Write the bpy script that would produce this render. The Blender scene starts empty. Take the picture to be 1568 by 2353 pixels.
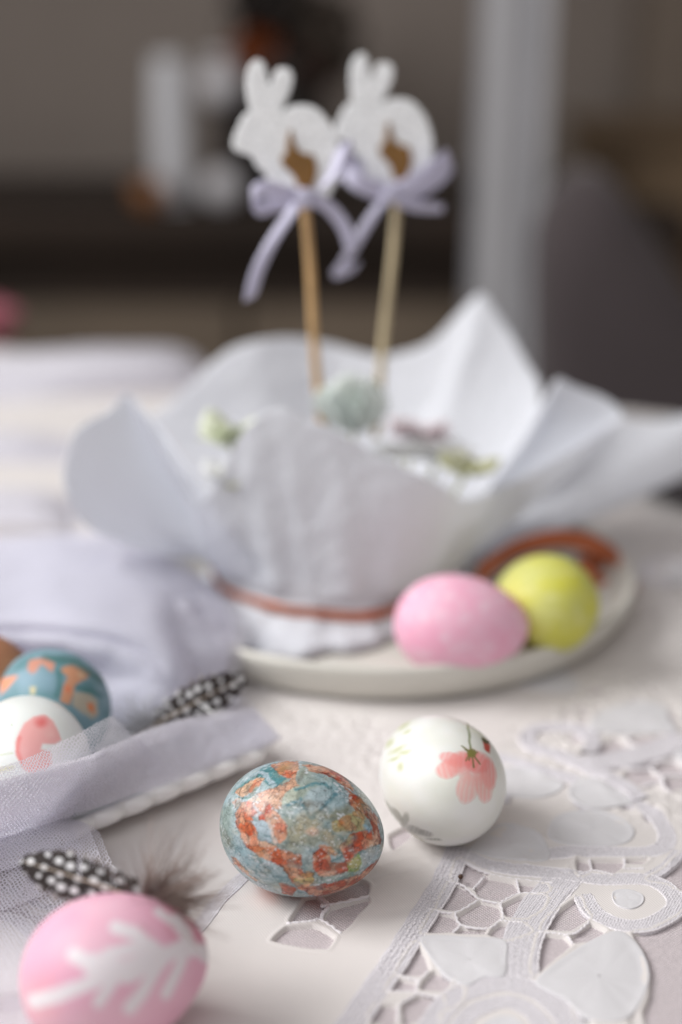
import bpy, math, random
import numpy as np
random.seed(7); RNG = np.random.default_rng(7)
S = bpy.context.scene
# ------------------------------------------------------------------ camera
H = 0.264; TH = math.radians(18.7); FX = 3267.0; CX, CY = 784.0, 1176.5
s_, c_ = math.sin(TH), math.cos(TH)
cam = bpy.data.objects.new('camera', bpy.data.cameras.new('camera')); S.collection.objects.link(cam)
cam.location = (0, 0, H); cam.rotation_euler = (math.pi/2 - TH, 0, 0)
cam.data.sensor_fit = 'HORIZONTAL'; cam.data.sensor_width = 24; cam.data.lens = 50
cam.data.clip_start = 0.02; cam.data.clip_end = 50
cam.data.dof.use_dof = True; cam.data.dof.focus_distance = 0.452; cam.data.dof.aperture_fstop = 2.8
cam.data.dof.aperture_blades = 0
S.camera = cam
# ------------------------------------------------------------------ world, lamps, exposure
w = bpy.data.worlds.new('World'); S.world = w; w.use_nodes = True
w.node_tree.nodes['Background'].inputs[0].default_value = (0.82, 0.755, 0.715, 1)
w.node_tree.nodes['Background'].inputs[1].default_value = 0.34
def area(name, loc, target, size, power, col):
    l = bpy.data.lights.new(name, 'AREA'); l.shape = 'RECTANGLE'; l.size, l.size_y = size
    l.energy = power; l.color = col
    o = bpy.data.objects.new(name, l); S.collection.objects.link(o); o.location = loc
    from mathutils import Vector
    o.rotation_euler = (Vector(target) - Vector(loc)).to_track_quat('-Z', 'Y').to_euler(); return o
area('window_light', (-1.08, 0.50, 0.95), (0.0, 0.55, 0.0), (0.8, 0.8), 21.5, (1.0, 0.99, 0.975))
area('room_light', (-0.45, -0.45, 1.35), (0.0, 0.6, 0.0), (1.3, 0.9), 7.4, (0.96, 0.97, 1.0))
S.view_settings.view_transform = 'Standard'; S.view_settings.look = 'None'
S.view_settings.exposure = 0.09; S.view_settings.gamma = 1

# ------------------------------------------------------------------ helpers
def pt(px, py, k):
    """world point seen at (px,py) of the photograph; k<0.2 is its height z, else its distance Y"""
    u = (px-CX)/FX; v = (py-CY)/FX
    d = np.array([u, c_ - v*s_, -(s_ + v*c_)])
    t = (H-k)/(s_ + v*c_) if k < 0.2 else k/d[1]
    return np.array([0, 0, H]) + t*d
def proj(P):
    X, Y, Z = P[..., 0], P[..., 1], P[..., 2]-H
    dep = Y*c_ - Z*s_; vv = (-Z*c_ - Y*s_)/dep
    return CX + FX*X/dep, CY + FX*vv
def lin(c):
    c = np.asarray(c, float)/255.0
    return np.where(c <= .04045, c/12.92, ((c+.055)/1.055)**2.4)
def L4(c): return tuple(lin(c)) + (1,)
def hsh(i, j, k, s=0):
    n = (i.astype(np.int64)*374761393 + j.astype(np.int64)*668265263 + k.astype(np.int64)*2147483647 + s*1274126177) & 0xffffffff
    n = ((n ^ (n >> 13))*1274126177) & 0xffffffff
    n = n ^ (n >> 16)
    return (n & 0xffffff)/float(0xffffff)
def vnoise(P, s=0):
    f = np.floor(P); t = P-f; t = t*t*(3-2*t); i, j, k = [f[..., a] for a in range(3)]
    r = 0
    for a in (0, 1):
        for b in (0, 1):
            for c in (0, 1):
                r = r + hsh(i+a, j+b, k+c, s)*(t[..., 0] if a else 1-t[..., 0])*(t[..., 1] if b else 1-t[..., 1])*(t[..., 2] if c else 1-t[..., 2])
    return r*2-1
def fbm(P, o=4, s=0):
    r = 0; a = 1.0; n = 0
    for q in range(o): r = r + a*vnoise(P*2**q, s+q); n += a; a *= .5
    return r/n
def voro(P, s=0):
    f = np.floor(P); F1 = np.full(P.shape[:-1], 9.); F2 = F1.copy(); idn = F1.copy()
    for a in (-1, 0, 1):
        for b in (-1, 0, 1):
            for c in (-1, 0, 1):
                i, j, k = f[..., 0]+a, f[..., 1]+b, f[..., 2]+c
                q = np.stack([i+hsh(i, j, k, s), j+hsh(i, j, k, s+1), k+hsh(i, j, k, s+2)], -1)
                d = np.linalg.norm(q-P, axis=-1); n = d < F1
                F2 = np.where(n, F1, np.minimum(F2, d)); idn = np.where(n, hsh(i, j, k, s+3), idn); F1 = np.where(n, d, F1)
    return F1, F2, idn
def sdist(x, y, poly):
    """signed distance to polygon, positive outside"""
    d = np.full(x.shape, 1e9); ins = np.zeros(x.shape, bool); n = len(poly)
    for i in range(n):
        ax, ay = poly[i][:2]; bx, by = poly[(i+1) % n][:2]
        ex, ey = bx-ax, by-ay; wx, wy = x-ax, y-ay
        t = np.clip((wx*ex+wy*ey)/(ex*ex+ey*ey+1e-18), 0, 1)
        d = np.minimum(d, (wx-t*ex)**2+(wy-t*ey)**2)
        cr = ((ay > y) != (by > y)) & (x < (bx-ax)*(y-ay)/((by-ay) if by != ay else 1e-12)+ax)
        ins ^= cr
    d = np.sqrt(d); return np.where(ins, -d, d)
def pdist(x, y, line):
    d = np.full(x.shape, 1e9)
    for i in range(len(line)-1):
        ax, ay = line[i][:2]; bx, by = line[i+1][:2]
        ex, ey = bx-ax, by-ay; wx, wy = x-ax, y-ay
        t = np.clip((wx*ex+wy*ey)/(ex*ex+ey*ey+1e-18), 0, 1)
        d = np.minimum(d, np.hypot(wx-t*ex, wy-t*ey))
    return d
def crom(P, n, closed=False):
    P = np.asarray(P, float); m = len(P)
    segs = m if closed else m-1
    t = np.linspace(0, segs, n, endpoint=not closed); i = np.minimum(t.astype(int), segs-1); f = (t-i)[:, None]
    g = (lambda k: P[k % m]) if closed else (lambda k: P[np.clip(k, 0, m-1)])
    a, b, c, d = g(i-1), g(i), g(i+1), g(i+2)
    if not closed:
        a = np.where((i == 0)[:, None], 2*b-c, a); d = np.where((i == m-2)[:, None], 2*c-b, d)
    return .5*((2*b)+(c-a)*f+(2*a-5*b+4*c-d)*f*f+(3*b-a-3*c+d)*f**3)

def mesh(name, V, F, mat, parent=None, uv=None, col=None, smooth=True):
    me = bpy.data.meshes.new(name); V = np.asarray(V, float).reshape(-1, 3)
    if isinstance(F, np.ndarray):
        F = F.astype(np.int32); nf, k = F.shape
        me.vertices.add(len(V)); me.vertices.foreach_set('co', V.ravel())
        me.loops.add(nf*k); me.loops.foreach_set('vertex_index', F.ravel())
        me.polygons.add(nf); me.polygons.foreach_set('loop_start', np.arange(0, nf*k, k, dtype=np.int32))
        me.polygons.foreach_set('loop_total', np.full(nf, k, dtype=np.int32))
        me.update(calc_edges=True)
    else:
        me.from_pydata(V.tolist(), [], F); me.update()
    if smooth: me.polygons.foreach_set('use_smooth', np.ones(len(me.polygons), bool))
    if uv is not None:
        ul = me.uv_layers.new(name='UVMap'); vi = np.empty(len(me.loops), np.int32); me.loops.foreach_get('vertex_index', vi)
        ul.data.foreach_set('uv', np.asarray(uv, float).reshape(-1, 2)[vi].ravel())
    if col is not None:
        a = me.color_attributes.new('Col', 'FLOAT_COLOR', 'POINT')
        cc = np.ones((len(V), 4)); cc[:, :3] = np.asarray(col).reshape(-1, 3); a.data.foreach_set('color', cc.ravel())
    me.materials.append(mat)
    o = bpy.data.objects.new(name, me); S.collection.objects.link(o)
    if parent is not None: o.parent = parent
    return o
def gridF(nr, nc, closed=False):
    r = np.arange(nr-1)[:, None]; c = np.arange(nc if closed else nc-1)[None, :]; c2 = (c+1) % nc
    return np.stack([r*nc+c, r*nc+c2, (r+1)*nc+c2, (r+1)*nc+c], -1).reshape(-1, 4)
def solid(o, t, off=0):
    m = o.modifiers.new('thick', 'SOLIDIFY'); m.thickness = t; m.offset = off; return o
def thing(name, label, cat, group=None):
    o = bpy.data.objects.new(name, None); S.collection.objects.link(o); o.empty_display_size = .01
    return tag(o, label, cat, group)
def tag(o, label, cat, group=None):
    o['label'] = label; o['category'] = cat
    if group: o['group'] = group
    return o
def struct(o): o['kind'] = 'structure'; return o
def grid_mesh(name, G, mat, parent=None, closed=False, col=None, thick=0, uvs=True):
    nr, nc = G.shape[:2]; uv = None
    if uvs:
        du = np.linalg.norm(np.diff(G, axis=1), axis=-1).mean(0); dv = np.linalg.norm(np.diff(G, axis=0), axis=-1).mean(1)
        U = np.concatenate([[0], np.cumsum(du)]); Vv = np.concatenate([[0], np.cumsum(dv)])
        uv = np.stack(np.meshgrid(U, Vv), -1)
    o = mesh(name, G, gridF(nr, nc, closed), mat, parent, uv, col)
    if thick: solid(o, thick)
    return o
def patch(ctrl, nr, nc, amp=0, fr=60, seed=0):
    C = np.array([[pt(*p) for p in row] for row in ctrl])
    A = np.stack([crom(row, nc) for row in C]); B = np.stack([crom(A[:, j], nr) for j in range(nc)], 1)
    if amp:
        du = np.gradient(B, axis=1); dv = np.gradient(B, axis=0); N = np.cross(du, dv); N /= np.linalg.norm(N, axis=-1, keepdims=True)+1e-12
        B = B + N*(amp*fbm(B*fr, 3, seed))[..., None]
    return B
def tube(P, R, ns=8, cap=True):
    P = np.asarray(P, float); n = len(P); R = np.broadcast_to(R, n)
    T = np.gradient(P, axis=0); T /= np.linalg.norm(T, axis=1, keepdims=True)+1e-12
    up = np.array([0, 0, 1.]) if abs(T[:, 2]).mean() < .8 else np.array([1., 0, 0])
    A = np.cross(T, up); A /= np.linalg.norm(A, axis=1, keepdims=True)+1e-12; B = np.cross(A, T)
    a = np.linspace(0, 2*np.pi, ns, endpoint=False)
    V = P[:, None]+R[:, None, None]*(np.cos(a)[None, :, None]*A[:, None]+np.sin(a)[None, :, None]*B[:, None])
    V = V.reshape(-1, 3); F = [tuple(f) for f in gridF(n, ns, True)]
    if cap: F += [tuple(range(ns))[::-1], tuple(range((n-1)*ns, n*ns))]
    return V, F
def strip(P, W, width, nw=4, n=60, bow=0.0):
    """ribbon along control points P, width vectors W"""
    P = crom(P, n); W = crom(W, n); W /= np.linalg.norm(W, axis=1, keepdims=True)
    T = np.gradient(P, axis=0); T /= np.linalg.norm(T, axis=1, keepdims=True)+1e-12; N = np.cross(T, W)
    k = np.linspace(-.5, .5, nw+1); width = np.broadcast_to(width, n)
    return P[:, None]+W[:, None]*(k[None, :, None]*width[:, None, None])+N[:, None]*(bow*(.25-k**2))[None, :, None]
def join(parts):
    V = []; F = []; o = 0
    for v, f in parts:
        V.append(np.asarray(v).reshape(-1, 3)); F += [tuple(int(i)+o for i in q) for q in f]; o += len(V[-1])
    return np.concatenate(V), F
def box(x0, x1, y0, y1, z0, z1, b=0.0):
    V = np.array([(x, y, z) for z in (z0, z1) for y in (y0, y1) for x in (x0, x1)])
    return V, [(0, 2, 3, 1), (4, 5, 7, 6), (0, 1, 5, 4), (1, 3, 7, 5), (3, 2, 6, 7), (2, 0, 4, 6)]
def lathe(prof, n=96):
    prof = np.asarray(prof, float); a = np.linspace(0, 2*np.pi, n, endpoint=False)
    G = np.stack([prof[:, 0, None]*np.cos(a), prof[:, 0, None]*np.sin(a), np.repeat(prof[:, 1, None], n, 1)], -1)
    return G.reshape(-1, 3), gridF(len(prof), n, True)[:, ::-1]

# ------------------------------------------------------------------ materials
def mat(name, col=None, rough=.6, attr=False, sheen=0, coat=0, spec=.5, metal=0, bump=None, var=None, trans=0, sss=0):
    m = bpy.data.materials.new(name); m.use_nodes = True; N = m.node_tree.nodes; K = m.node_tree.links
    b = N['Principled BSDF']; b.inputs['Roughness'].default_value = rough; b.inputs['Metallic'].default_value = metal
    b.inputs['Specular IOR Level'].default_value = spec
    b.inputs['Coat Weight'].default_value = coat; b.inputs['Coat Roughness'].default_value = .12
    b.inputs['Sheen Weight'].default_value = sheen
    if sss:
        b.inputs['Subsurface Weight'].default_value = sss; b.inputs['Subsurface Radius'].default_value = (1, .7, .6); b.inputs['Subsurface Scale'].default_value = .003
    tc = N.new('ShaderNodeTexCoord')
    if attr:
        a = N.new('ShaderNodeAttribute'); a.attribute_name = 'Col'; src = a.outputs['Color']
    else:
        a = N.new('ShaderNodeRGB'); a.outputs[0].default_value = L4(col); src = a.outputs[0]
    if var:                                     # (scale, amount) mottling
        n = N.new('ShaderNodeTexNoise'); n.inputs['Scale'].default_value = var[0]; n.inputs['Detail'].default_value = 5
        K.new(tc.outputs['Object'], n.inputs['Vector'])
        r = N.new('ShaderNodeMapRange'); r.inputs['From Min'].default_value = .3; r.inputs['From Max'].default_value = .7
        r.inputs['To Min'].default_value = 1-var[1]; r.inputs['To Max'].default_value = 1+var[1]*.4
        K.new(n.outputs['Fac'], r.inputs['Value'])
        x = N.new('ShaderNodeMix'); x.data_type = 'RGBA'; x.blend_type = 'MULTIPLY'; x.inputs['Factor'].default_value = 1
        K.new(src, x.inputs['A']); K.new(r.outputs['Result'], x.inputs['B']); src = x.outputs['Result']
    K.new(src, b.inputs['Base Color'])
    if bump:                                    # (scale, distance)
        n = N.new('ShaderNodeTexNoise'); n.inputs['Scale'].default_value = bump[0]; n.inputs['Detail'].default_value = 4
        K.new(tc.outputs['Object'], n.inputs['Vector'])
        u = N.new('ShaderNodeBump'); u.inputs['Distance'].default_value = bump[1]; K.new(n.outputs['Fac'], u.inputs['Height']); K.new(u.outputs['Normal'], b.inputs['Normal'])
    if trans:
        t = N.new('ShaderNodeBsdfTranslucent'); K.new(src, t.inputs['Color']); mx = N.new('ShaderNodeMixShader'); mx.inputs[0].default_value = trans
        K.new(b.outputs[0], mx.inputs[1]); K.new(t.outputs[0], mx.inputs[2]); K.new(mx.outputs[0], N['Material Output'].inputs[0])
    return m
def weave(name, col, dark, period, amt, rough, rot=0.0, bumpd=.0002, sheen=.3, twill=False, blotch=.05):
    m = mat(name, col, rough, sheen=sheen, spec=.3); N = m.node_tree.nodes; K = m.node_tree.links; b = N['Principled BSDF']
    tc = N.new('ShaderNodeTexCoord'); mp = N.new('ShaderNodeMapping'); mp.inputs['Rotation'].default_value = (0, 0, rot)
    K.new(tc.outputs['Object'], mp.inputs['Vector'])
    nz = N.new('ShaderNodeTexNoise'); nz.inputs['Scale'].default_value = 180; K.new(mp.outputs[0], nz.inputs['Vector'])
    ad = N.new('ShaderNodeMix'); ad.data_type = 'VECTOR'; ad.inputs['Factor'].default_value = .0009
    K.new(mp.outputs[0], ad.inputs['A']); K.new(nz.outputs['Color'], ad.inputs['B'])
    outs = []
    for d in (('DIAGONAL',) if twill else ('X', 'Y')):
        wv = N.new('ShaderNodeTexWave'); wv.bands_direction = d; wv.inputs['Scale'].default_value = .314/period
        K.new(ad.outputs['Result'], wv.inputs['Vector']); outs.append(wv.outputs['Fac'])
    if len(outs) == 2:
        mu = N.new('ShaderNodeMath'); mu.operation = 'MULTIPLY'; K.new(outs[0], mu.inputs[0]); K.new(outs[1], mu.inputs[1]); f = mu.outputs[0]
    else: f = outs[0]
    mix = N.new('ShaderNodeMix'); mix.data_type = 'RGBA'; mix.inputs['A'].default_value = L4(dark); mix.inputs['B'].default_value = L4(col)
    K.new(f, mix.inputs['Factor'])
    n2 = N.new('ShaderNodeTexNoise'); n2.inputs['Scale'].default_value = 26; n2.inputs['Detail'].default_value = 6; K.new(tc.outputs['Object'], n2.inputs['Vector'])
    r = N.new('ShaderNodeMapRange'); r.inputs['From Min'].default_value = .3; r.inputs['From Max'].default_value = .7; r.inputs['To Min'].default_value = 1-blotch; r.inputs['To Max'].default_value = 1
    K.new(n2.outputs['Fac'], r.inputs['Value'])
    x = N.new('ShaderNodeMix'); x.data_type = 'RGBA'; x.blend_type = 'MULTIPLY'; x.inputs['Factor'].default_value = 1
    K.new(mix.outputs['Result'], x.inputs['A']); K.new(r.outputs['Result'], x.inputs['B']); K.new(x.outputs['Result'], b.inputs['Base Color'])
    u = N.new('ShaderNodeBump'); u.inputs['Distance'].default_value = bumpd; K.new(f, u.inputs['Height'])
    if not twill:
        g = N.new('ShaderNodeTexNoise'); g.inputs['Scale'].default_value = 1400; g.inputs['Detail'].default_value = 3; K.new(tc.outputs['Object'], g.inputs['Vector'])
        gm = N.new('ShaderNodeMapRange'); gm.inputs['From Min'].default_value = .35; gm.inputs['From Max'].default_value = .65; gm.inputs['To Min'].default_value = .84; gm.inputs['To Max'].default_value = 1.04; K.new(g.outputs['Fac'], gm.inputs['Value'])
        x3 = N.new('ShaderNodeMix'); x3.data_type = 'RGBA'; x3.blend_type = 'MULTIPLY'; x3.inputs['Factor'].default_value = 1; K.new(x.outputs['Result'], x3.inputs['A']); K.new(gm.outputs['Result'], x3.inputs['B']); K.new(x3.outputs['Result'], b.inputs['Base Color'])
    u2 = N.new('ShaderNodeBump'); u2.inputs['Distance'].default_value = .004; u2.inputs['Strength'].default_value = .35
    n3 = N.new('ShaderNodeTexNoise'); n3.inputs['Scale'].default_value = 16; n3.inputs['Detail'].default_value = 2; K.new(tc.outputs['Object'], n3.inputs['Vector'])
    K.new(n3.outputs['Fac'], u2.inputs['Height']); K.new(u2.outputs['Normal'], u.inputs['Normal']); K.new(u.outputs['Normal'], b.inputs['Normal'])
    return m
def tulle_mat(name, col, cell, thr, extra):
    m = bpy.data.materials.new(name); m.use_nodes = True; N = m.node_tree.nodes; K = m.node_tree.links
    N.remove(N['Principled BSDF'])
    uv = N.new('ShaderNodeUVMap'); uv.uv_map = 'UVMap'; mp = N.new('ShaderNodeMapping'); mp.inputs['Scale'].default_value = (1/cell, .8/cell, 1)
    mp.inputs['Rotation'].default_value = (0, 0, .5)
    K.new(uv.outputs[0], mp.inputs['Vector'])
    vo = N.new('ShaderNodeTexVoronoi'); vo.voronoi_dimensions = '2D'; vo.feature = 'DISTANCE_TO_EDGE'; vo.inputs['Scale'].default_value = 1; vo.inputs['Randomness'].default_value = .55
    K.new(mp.outputs[0], vo.inputs['Vector'])
    lt = N.new('ShaderNodeMath'); lt.operation = 'LESS_THAN'; lt.inputs[1].default_value = thr; K.new(vo.outputs['Distance'], lt.inputs[0])
    mxx = N.new('ShaderNodeMath'); mxx.operation = 'MAXIMUM'; mxx.inputs[1].default_value = extra; K.new(lt.outputs[0], mxx.inputs[0])
    d = N.new('ShaderNodeBsdfDiffuse'); d.inputs[0].default_value = L4(col); t = N.new('ShaderNodeBsdfTranslucent'); t.inputs[0].default_value = L4(col)
    a = N.new('ShaderNodeMixShader'); a.inputs[0].default_value = .45; K.new(d.outputs[0], a.inputs[1]); K.new(t.outputs[0], a.inputs[2])
    tr = N.new('ShaderNodeBsdfTransparent'); b = N.new('ShaderNodeMixShader'); K.new(mxx.outputs[0], b.inputs[0]); K.new(tr.outputs[0], b.inputs[1]); K.new(a.outputs[0], b.inputs[2])
    K.new(b.outputs[0], N['Material Output'].inputs[0]); return m

M = dict(
 satin=weave('satin cloth', (230, 225, 222), (219, 214, 213), .00055, .1, .5, .25, .00006, .25, True),
 linen=weave('woven linen', (240, 232, 234), (206, 195, 199), .0009, .3, .85, .9, .0003, .2),
 tape=weave('embroidered tape', (234, 231, 236), (220, 216, 222), .0008, .3, .8, .5, .0002, .3),
 leaf=weave('satin applique', (222, 221, 224), (212, 211, 215), .0005, .1, .45, -.4, .00003, .3, True, .03),
 thread=mat('cotton thread', (238, 234, 238), .8, sheen=.4, bump=(1500, .0003)),
 egg=mat('painted eggshell', attr=True, rough=.4, coat=.22, bump=(900, .00003), sss=.08),
 eggm=mat('dyed matte eggshell', attr=True, rough=.62, coat=.0, bump=(900, .00003), sss=.1),
 plate=mat('cream stoneware', (214, 212, 204), .45, var=(40, .06)),
 porcelain=mat('white porcelain', (232, 232, 232), .18, coat=.4),
 paper=mat('white tissue paper', (246, 248, 253), .8, trans=.42, bump=(160, .0012)),
 potwall=mat('white pot', (215, 213, 212), .5),
 moss=mat('moss', (120, 125, 95), .95, bump=(300, .003), var=(120, .4)),
 copper=mat('copper ribbon', (186, 108, 76), .30, metal=.85, bump=(400, .0004)),
 tulle=tulle_mat('lavender tulle', (230, 229, 237), .00105, .14, .10),
 tulled=tulle_mat('lavender tulle folded thick', (233, 233, 243), .0010, .2, .40),
 glitter=mat('white flocked foam', (250, 252, 254), .85, bump=(700, .0010), var=(500, .2)),
 emblem=mat('brown wood emblem', (132, 94, 44), .6, var=(90, .2)),
 lilac=mat('lilac satin ribbon', (216, 214, 236), .4, trans=.2, sheen=.3),
 wood=mat('pale wooden stick', (206, 168, 118), .6, var=(120, .15)),
 wood2=mat('pale grey wooden stick', (200, 184, 150), .6, var=(120, .12)),
 feather=mat('feather barbs', attr=True, rough=.75, trans=.15),
 shaft=mat('feather shaft', (170, 155, 140), .5),
 mint=mat('mint petals', (248, 254, 251), .6, trans=.25), white=mat('white petals', (246, 247, 247), .6, trans=.3),
 lime=mat('lime petals', (242, 247, 228), .6, trans=.25), pinkp=mat('pink petals', (254, 243, 247), .6, trans=.25), green=mat('green leaves', (212, 213, 176), .6, trans=.3),
 wall=mat('grey brown wall', (160, 150, 143), .9, var=(2, .12)), wallr=mat('brown wall', (140, 128, 117), .9, var=(2, .12)),
 floor=mat('dark floor', (70, 62, 56), .6), darkwood=mat('dark wood', (50, 38, 30), .85, var=(5, .3)), sidef=mat('brown grey cabinet front', (128, 114, 99), .8, var=(4, .2)),
 curtain=mat('pale grey curtain', (204, 204, 208), .9, var=(5, .08)), chair=mat('dark grey upholstery', (74, 66, 68), .9, sheen=.2, var=(8, .12)),
 tan=mat('tan wood', (120, 100, 77), .6, var=(5, .15)), vase=mat('white ceramic', (236, 238, 244), .4), frost=mat('frosted glass', (244, 243, 248), .25, trans=.15),
 rust=mat('rust dried petals', (150, 75, 30), .8, trans=.2, var=(30, .3)), darkvase=mat('dark vase', (28, 20, 17), .4), deeppink=mat('deep pink petals', (190, 118, 132), .6, trans=.2),
 slate=mat('dark grey stand-in glaze', (62, 58, 62), .5), tabletop=mat('table wood', (120, 95, 70), .5, var=(6, .2)), metal=mat('dark metal', (40, 38, 40), .4, metal=.8),
)
# ------------------------------------------------------------------ the room behind
def mk(name, parts, m, parent=None, smooth=False):
    V, F = join(parts); return mesh(name, V, F, m, parent, smooth=smooth)
struct(mk('floor', [box(-4, 4, -1.5, 3.4, -.78, -.74)], M['floor']))
struct(mk('wall', [box(-4, .62, 3.2, 3.3, -.74, 2.0)], M['wall']))
o = mk('wall', [box(.62, 4, 3.05, 3.3, -.74, 2.0)], M['wallr']); struct(o)
# sideboard with what stands on it
sb = thing('sideboard', 'long dark-topped sideboard against the wall behind the table, out of focus', 'sideboard')
mk('top', [box(-1.6, .56, 2.3, 3.0, -.07, -.015)], M['darkwood'], sb)
mk('carcass', [box(-1.58, .54, 2.36, 2.98, -.72, -.07)], M['darkwood'], sb)
for i in range(3):
    x0 = -1.57+i*.705; d = mk('door', [box(x0, x0+.69, 2.33, 2.357, -.70, -.165)], M['sidef'], sb)
    mk('handle', [box(x0+.3, x0+.4, 2.315, 2.329, -.30, -.285)], M['metal'], d)
def bg(px, py, Y): return pt(px, py, Y)
def lathe_at(name, prof, m, parent, loc, n=48):
    V, F = lathe(prof, n); return mesh(name, V+np.asarray(loc), F, m, parent)
ZT = -.015
v = thing('vase', 'tall slim white ceramic vase on the sideboard, out of focus', 'vase'); p = bg(392, 300, 2.45); p[2] = ZT
lathe_at('body', [(0, 0), (.027, 0), (.030, .02), (.032, .10), (.030, .18), (.026, .225), (.024, .24), (.021, .24), (.022, .22), (0, .2)], M['vase'], v, p)
lathe_at('foot', [(0, -.0001), (.033, -.0001), (.033, .006), (.0305, .0062)], M['vase'], v, p)
cs = thing('candlestick', 'frosted glass candlestick made of two balls beside the white vase', 'candlestick'); p = bg(506, 300, 2.4); p[2] = ZT
def ball(r, z, n=14): return [(max(1e-4, r*math.sin(a)), z-r*math.cos(a)) for a in np.linspace(0.05, math.pi-.05, n)]
lathe_at('ball', ball(.033, .034), M['frost'], cs, p); lathe_at('ball', ball(.033, .195), M['frost'], cs, p)
lathe_at('stem', [(0, .07), (.012, .07), (.008, .10), (.011, .12), (.008, .14), (.012, .165), (0, .165)], M['darkvase'], cs, p)
lathe_at('cup', [(0, .228), (.016, .228), (.022, .245), (.019, .245), (.012, .235), (0, .234)], M['frost'], cs, p)
dv = thing('dark_vase', 'tall dark vase behind the rabbit picks, holding rust coloured dried flowers', 'vase'); p = bg(640, 250, 2.6); p[2] = ZT
lathe_at('body', [(0, 0), (.06, 0), (.085, .05), (.095, .13), (.075, .20), (.045, .235), (.05, .25), (.044, .25), (.04, .235), (0, .22)], M['darkvase'], dv, p)
def petal_blob(c, r, n, size, seed, flat=1.0):
    rg = np.random.default_rng(seed); parts = []
    for i in range(n):
        d = rg.normal(size=3); d /= np.linalg.norm(d); d[2] *= flat; q = c+d*r*rg.uniform(.3, 1)
        a = np.cross(d, rg.normal(size=3)); a /= np.linalg.norm(a)+1e-9; b = np.cross(d, a); b /= np.linalg.norm(b)+1e-9; s = size*rg.uniform(.6, 1.2)
        V = [q-b*s*.5, q-a*s*.4+d*s*.12, q+b*s*.6+d*s*.3, q+a*s*.4+d*s*.12, q+d*s*.05]
        parts.append((V, [(0, 1, 4), (1, 2, 4), (2, 3, 4), (3, 0, 4)]))
    return join(parts)
b = thing('dried_bouquet', 'rust and brown dried flowers in the dark vase', 'dried flowers')
c = bg(585, 120, 2.58); V, F = petal_blob(c, .045, 130, .035, 3, .8); mesh('flower_head', V, F, M['rust'], b)
c = bg(690, 175, 2.6); V, F = petal_blob(c, .055, 130, .035, 4); o = mesh('flower_head', V, F, mat('dark brown petals', (58, 26, 15), .8), b)
c = bg(620, 30, 2.65); V, F = petal_blob(c, .085, 220, .05, 5); mesh('leaves', V, F, M['darkvase'], b)
c = bg(730, 90, 2.65); V, F = petal_blob(c, .085, 220, .05, 6); mesh('leaves', V, F, mat('brown leaves', (66, 56, 48), .8), b)
sc = [tube(crom([p+np.array([0, 0, .2]), (p+q)/2+np.array([0, 0, .05]), q], 8), .003, 6) for q in (bg(585, 120, 2.58), bg(690, 175, 2.6), bg(620, 30, 2.65), bg(730, 90, 2.65))]
V, F = join(sc); mesh('stems', V, F, M['darkvase'], b)
cc = thing('cup', 'small amber cup at the foot of the white vase', 'cup'); p = bg(340, 430, 2.38); p[2] = ZT
lathe_at('bowl', [(0, 0), (.02, 0), (.026, .02), (.028, .045), (.025, .045), (.022, .01), (0, .008)], mat('amber glaze', (150, 100, 60), .4), cc, p)
# curtain
n = 90; t = np.linspace(0, 1, n); G = []
for z in np.linspace(-.70, .75, 30):
    k = (z+.7)/1.45; lo = bg(1085+36*k, 0, 2.22)[0]; hi = bg(1252+18*k, 0, 2.22)[0]
    x = lo+(hi-lo)*t; G.append(np.stack([x, 2.22+.02*np.sin(t*math.pi*3.2+.9*k)+.006*np.sin(t*17+k), np.full(n, z)], -1))
cu = grid_mesh('curtain', np.array(G), M['curtain'], thick=.002)
tag(cu, 'pale grey curtain hanging in narrow folds right of the rabbits', 'curtain')
# chair
ch = thing('chair', 'dark grey upholstered chair with rounded back beyond the table on the right', 'chair')
X0 = pt(1238, 600, 1.42)[0]
out = [tuple(pt(x_, y_, 1.42)[[0, 2]]) for x_, y_ in ((1240, 1300), (1238, 900), (1238, 640), (1250, 520), (1300, 430), (1370, 392), (1425, 425), (1490, 520), (1570, 640), (1660, 790), (1740, 1000), (1760, 1300))]
O2 = crom(out, 60); cen = np.array([X0+.09, -.08]); rings = []
for f, y in ((.0, 1.40), (.6, 1.40), (.9, 1.405), (.98, 1.42), (1.0, 1.44), (1.0, 1.49), (.97, 1.51), (.8, 1.52), (0, 1.52)):
    q = cen+(O2-cen)*f; rings.append(np.stack([q[:, 0], np.full(60, y), q[:, 1]], -1))
grid_mesh('backrest', np.array(rings), M['chair'], ch, closed=True, uvs=False)
V, F = box(X0-.02, X0+.4, 1.16, 1.50, -.33, -.26); so = mesh('seat', V, F, M['chair'], ch, smooth=False); bv = so.modifiers.new('b', 'BEVEL'); bv.width = .02; bv.segments = 4
for x in (X0+.02, X0+.36):
    for y in (1.2, 1.47): V, F = tube([(x, y, -.33), (x, y, -.73)], [.016, .011], 10); mesh('leg', V, F, M['metal'], ch)
cb = thing('cabinet', 'tan wooden cabinet behind the grey chair at the right edge', 'cabinet')
mk('body', [box(.47, 1.5, 2.5, 3.0, -.73, .085)], M['tan'], cb); mk('top', [box(.455, 1.52, 2.48, 3.02, .085, .105)], M['tan'], cb)
for x0 in (.49, .97): mk('door', [box(x0, x0+.46, 2.48, 2.498, -.68, .06)], M['tan'], cb)
fl = thing('tulip', 'deep pink flower at the left edge far behind the table', 'flower')
c = pt(-8, 745, 1.3); V, F = petal_blob(c, .017, 60, .022, 9, 1.2); mesh('petals', V, F, M['deeppink'], fl)
V, F = tube([c, (c[0]+.0, c[1], -.05), (c[0], c[1]+.01, -.3)], .002, 6); mesh('stem', V, F, M['green'], fl)
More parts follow.
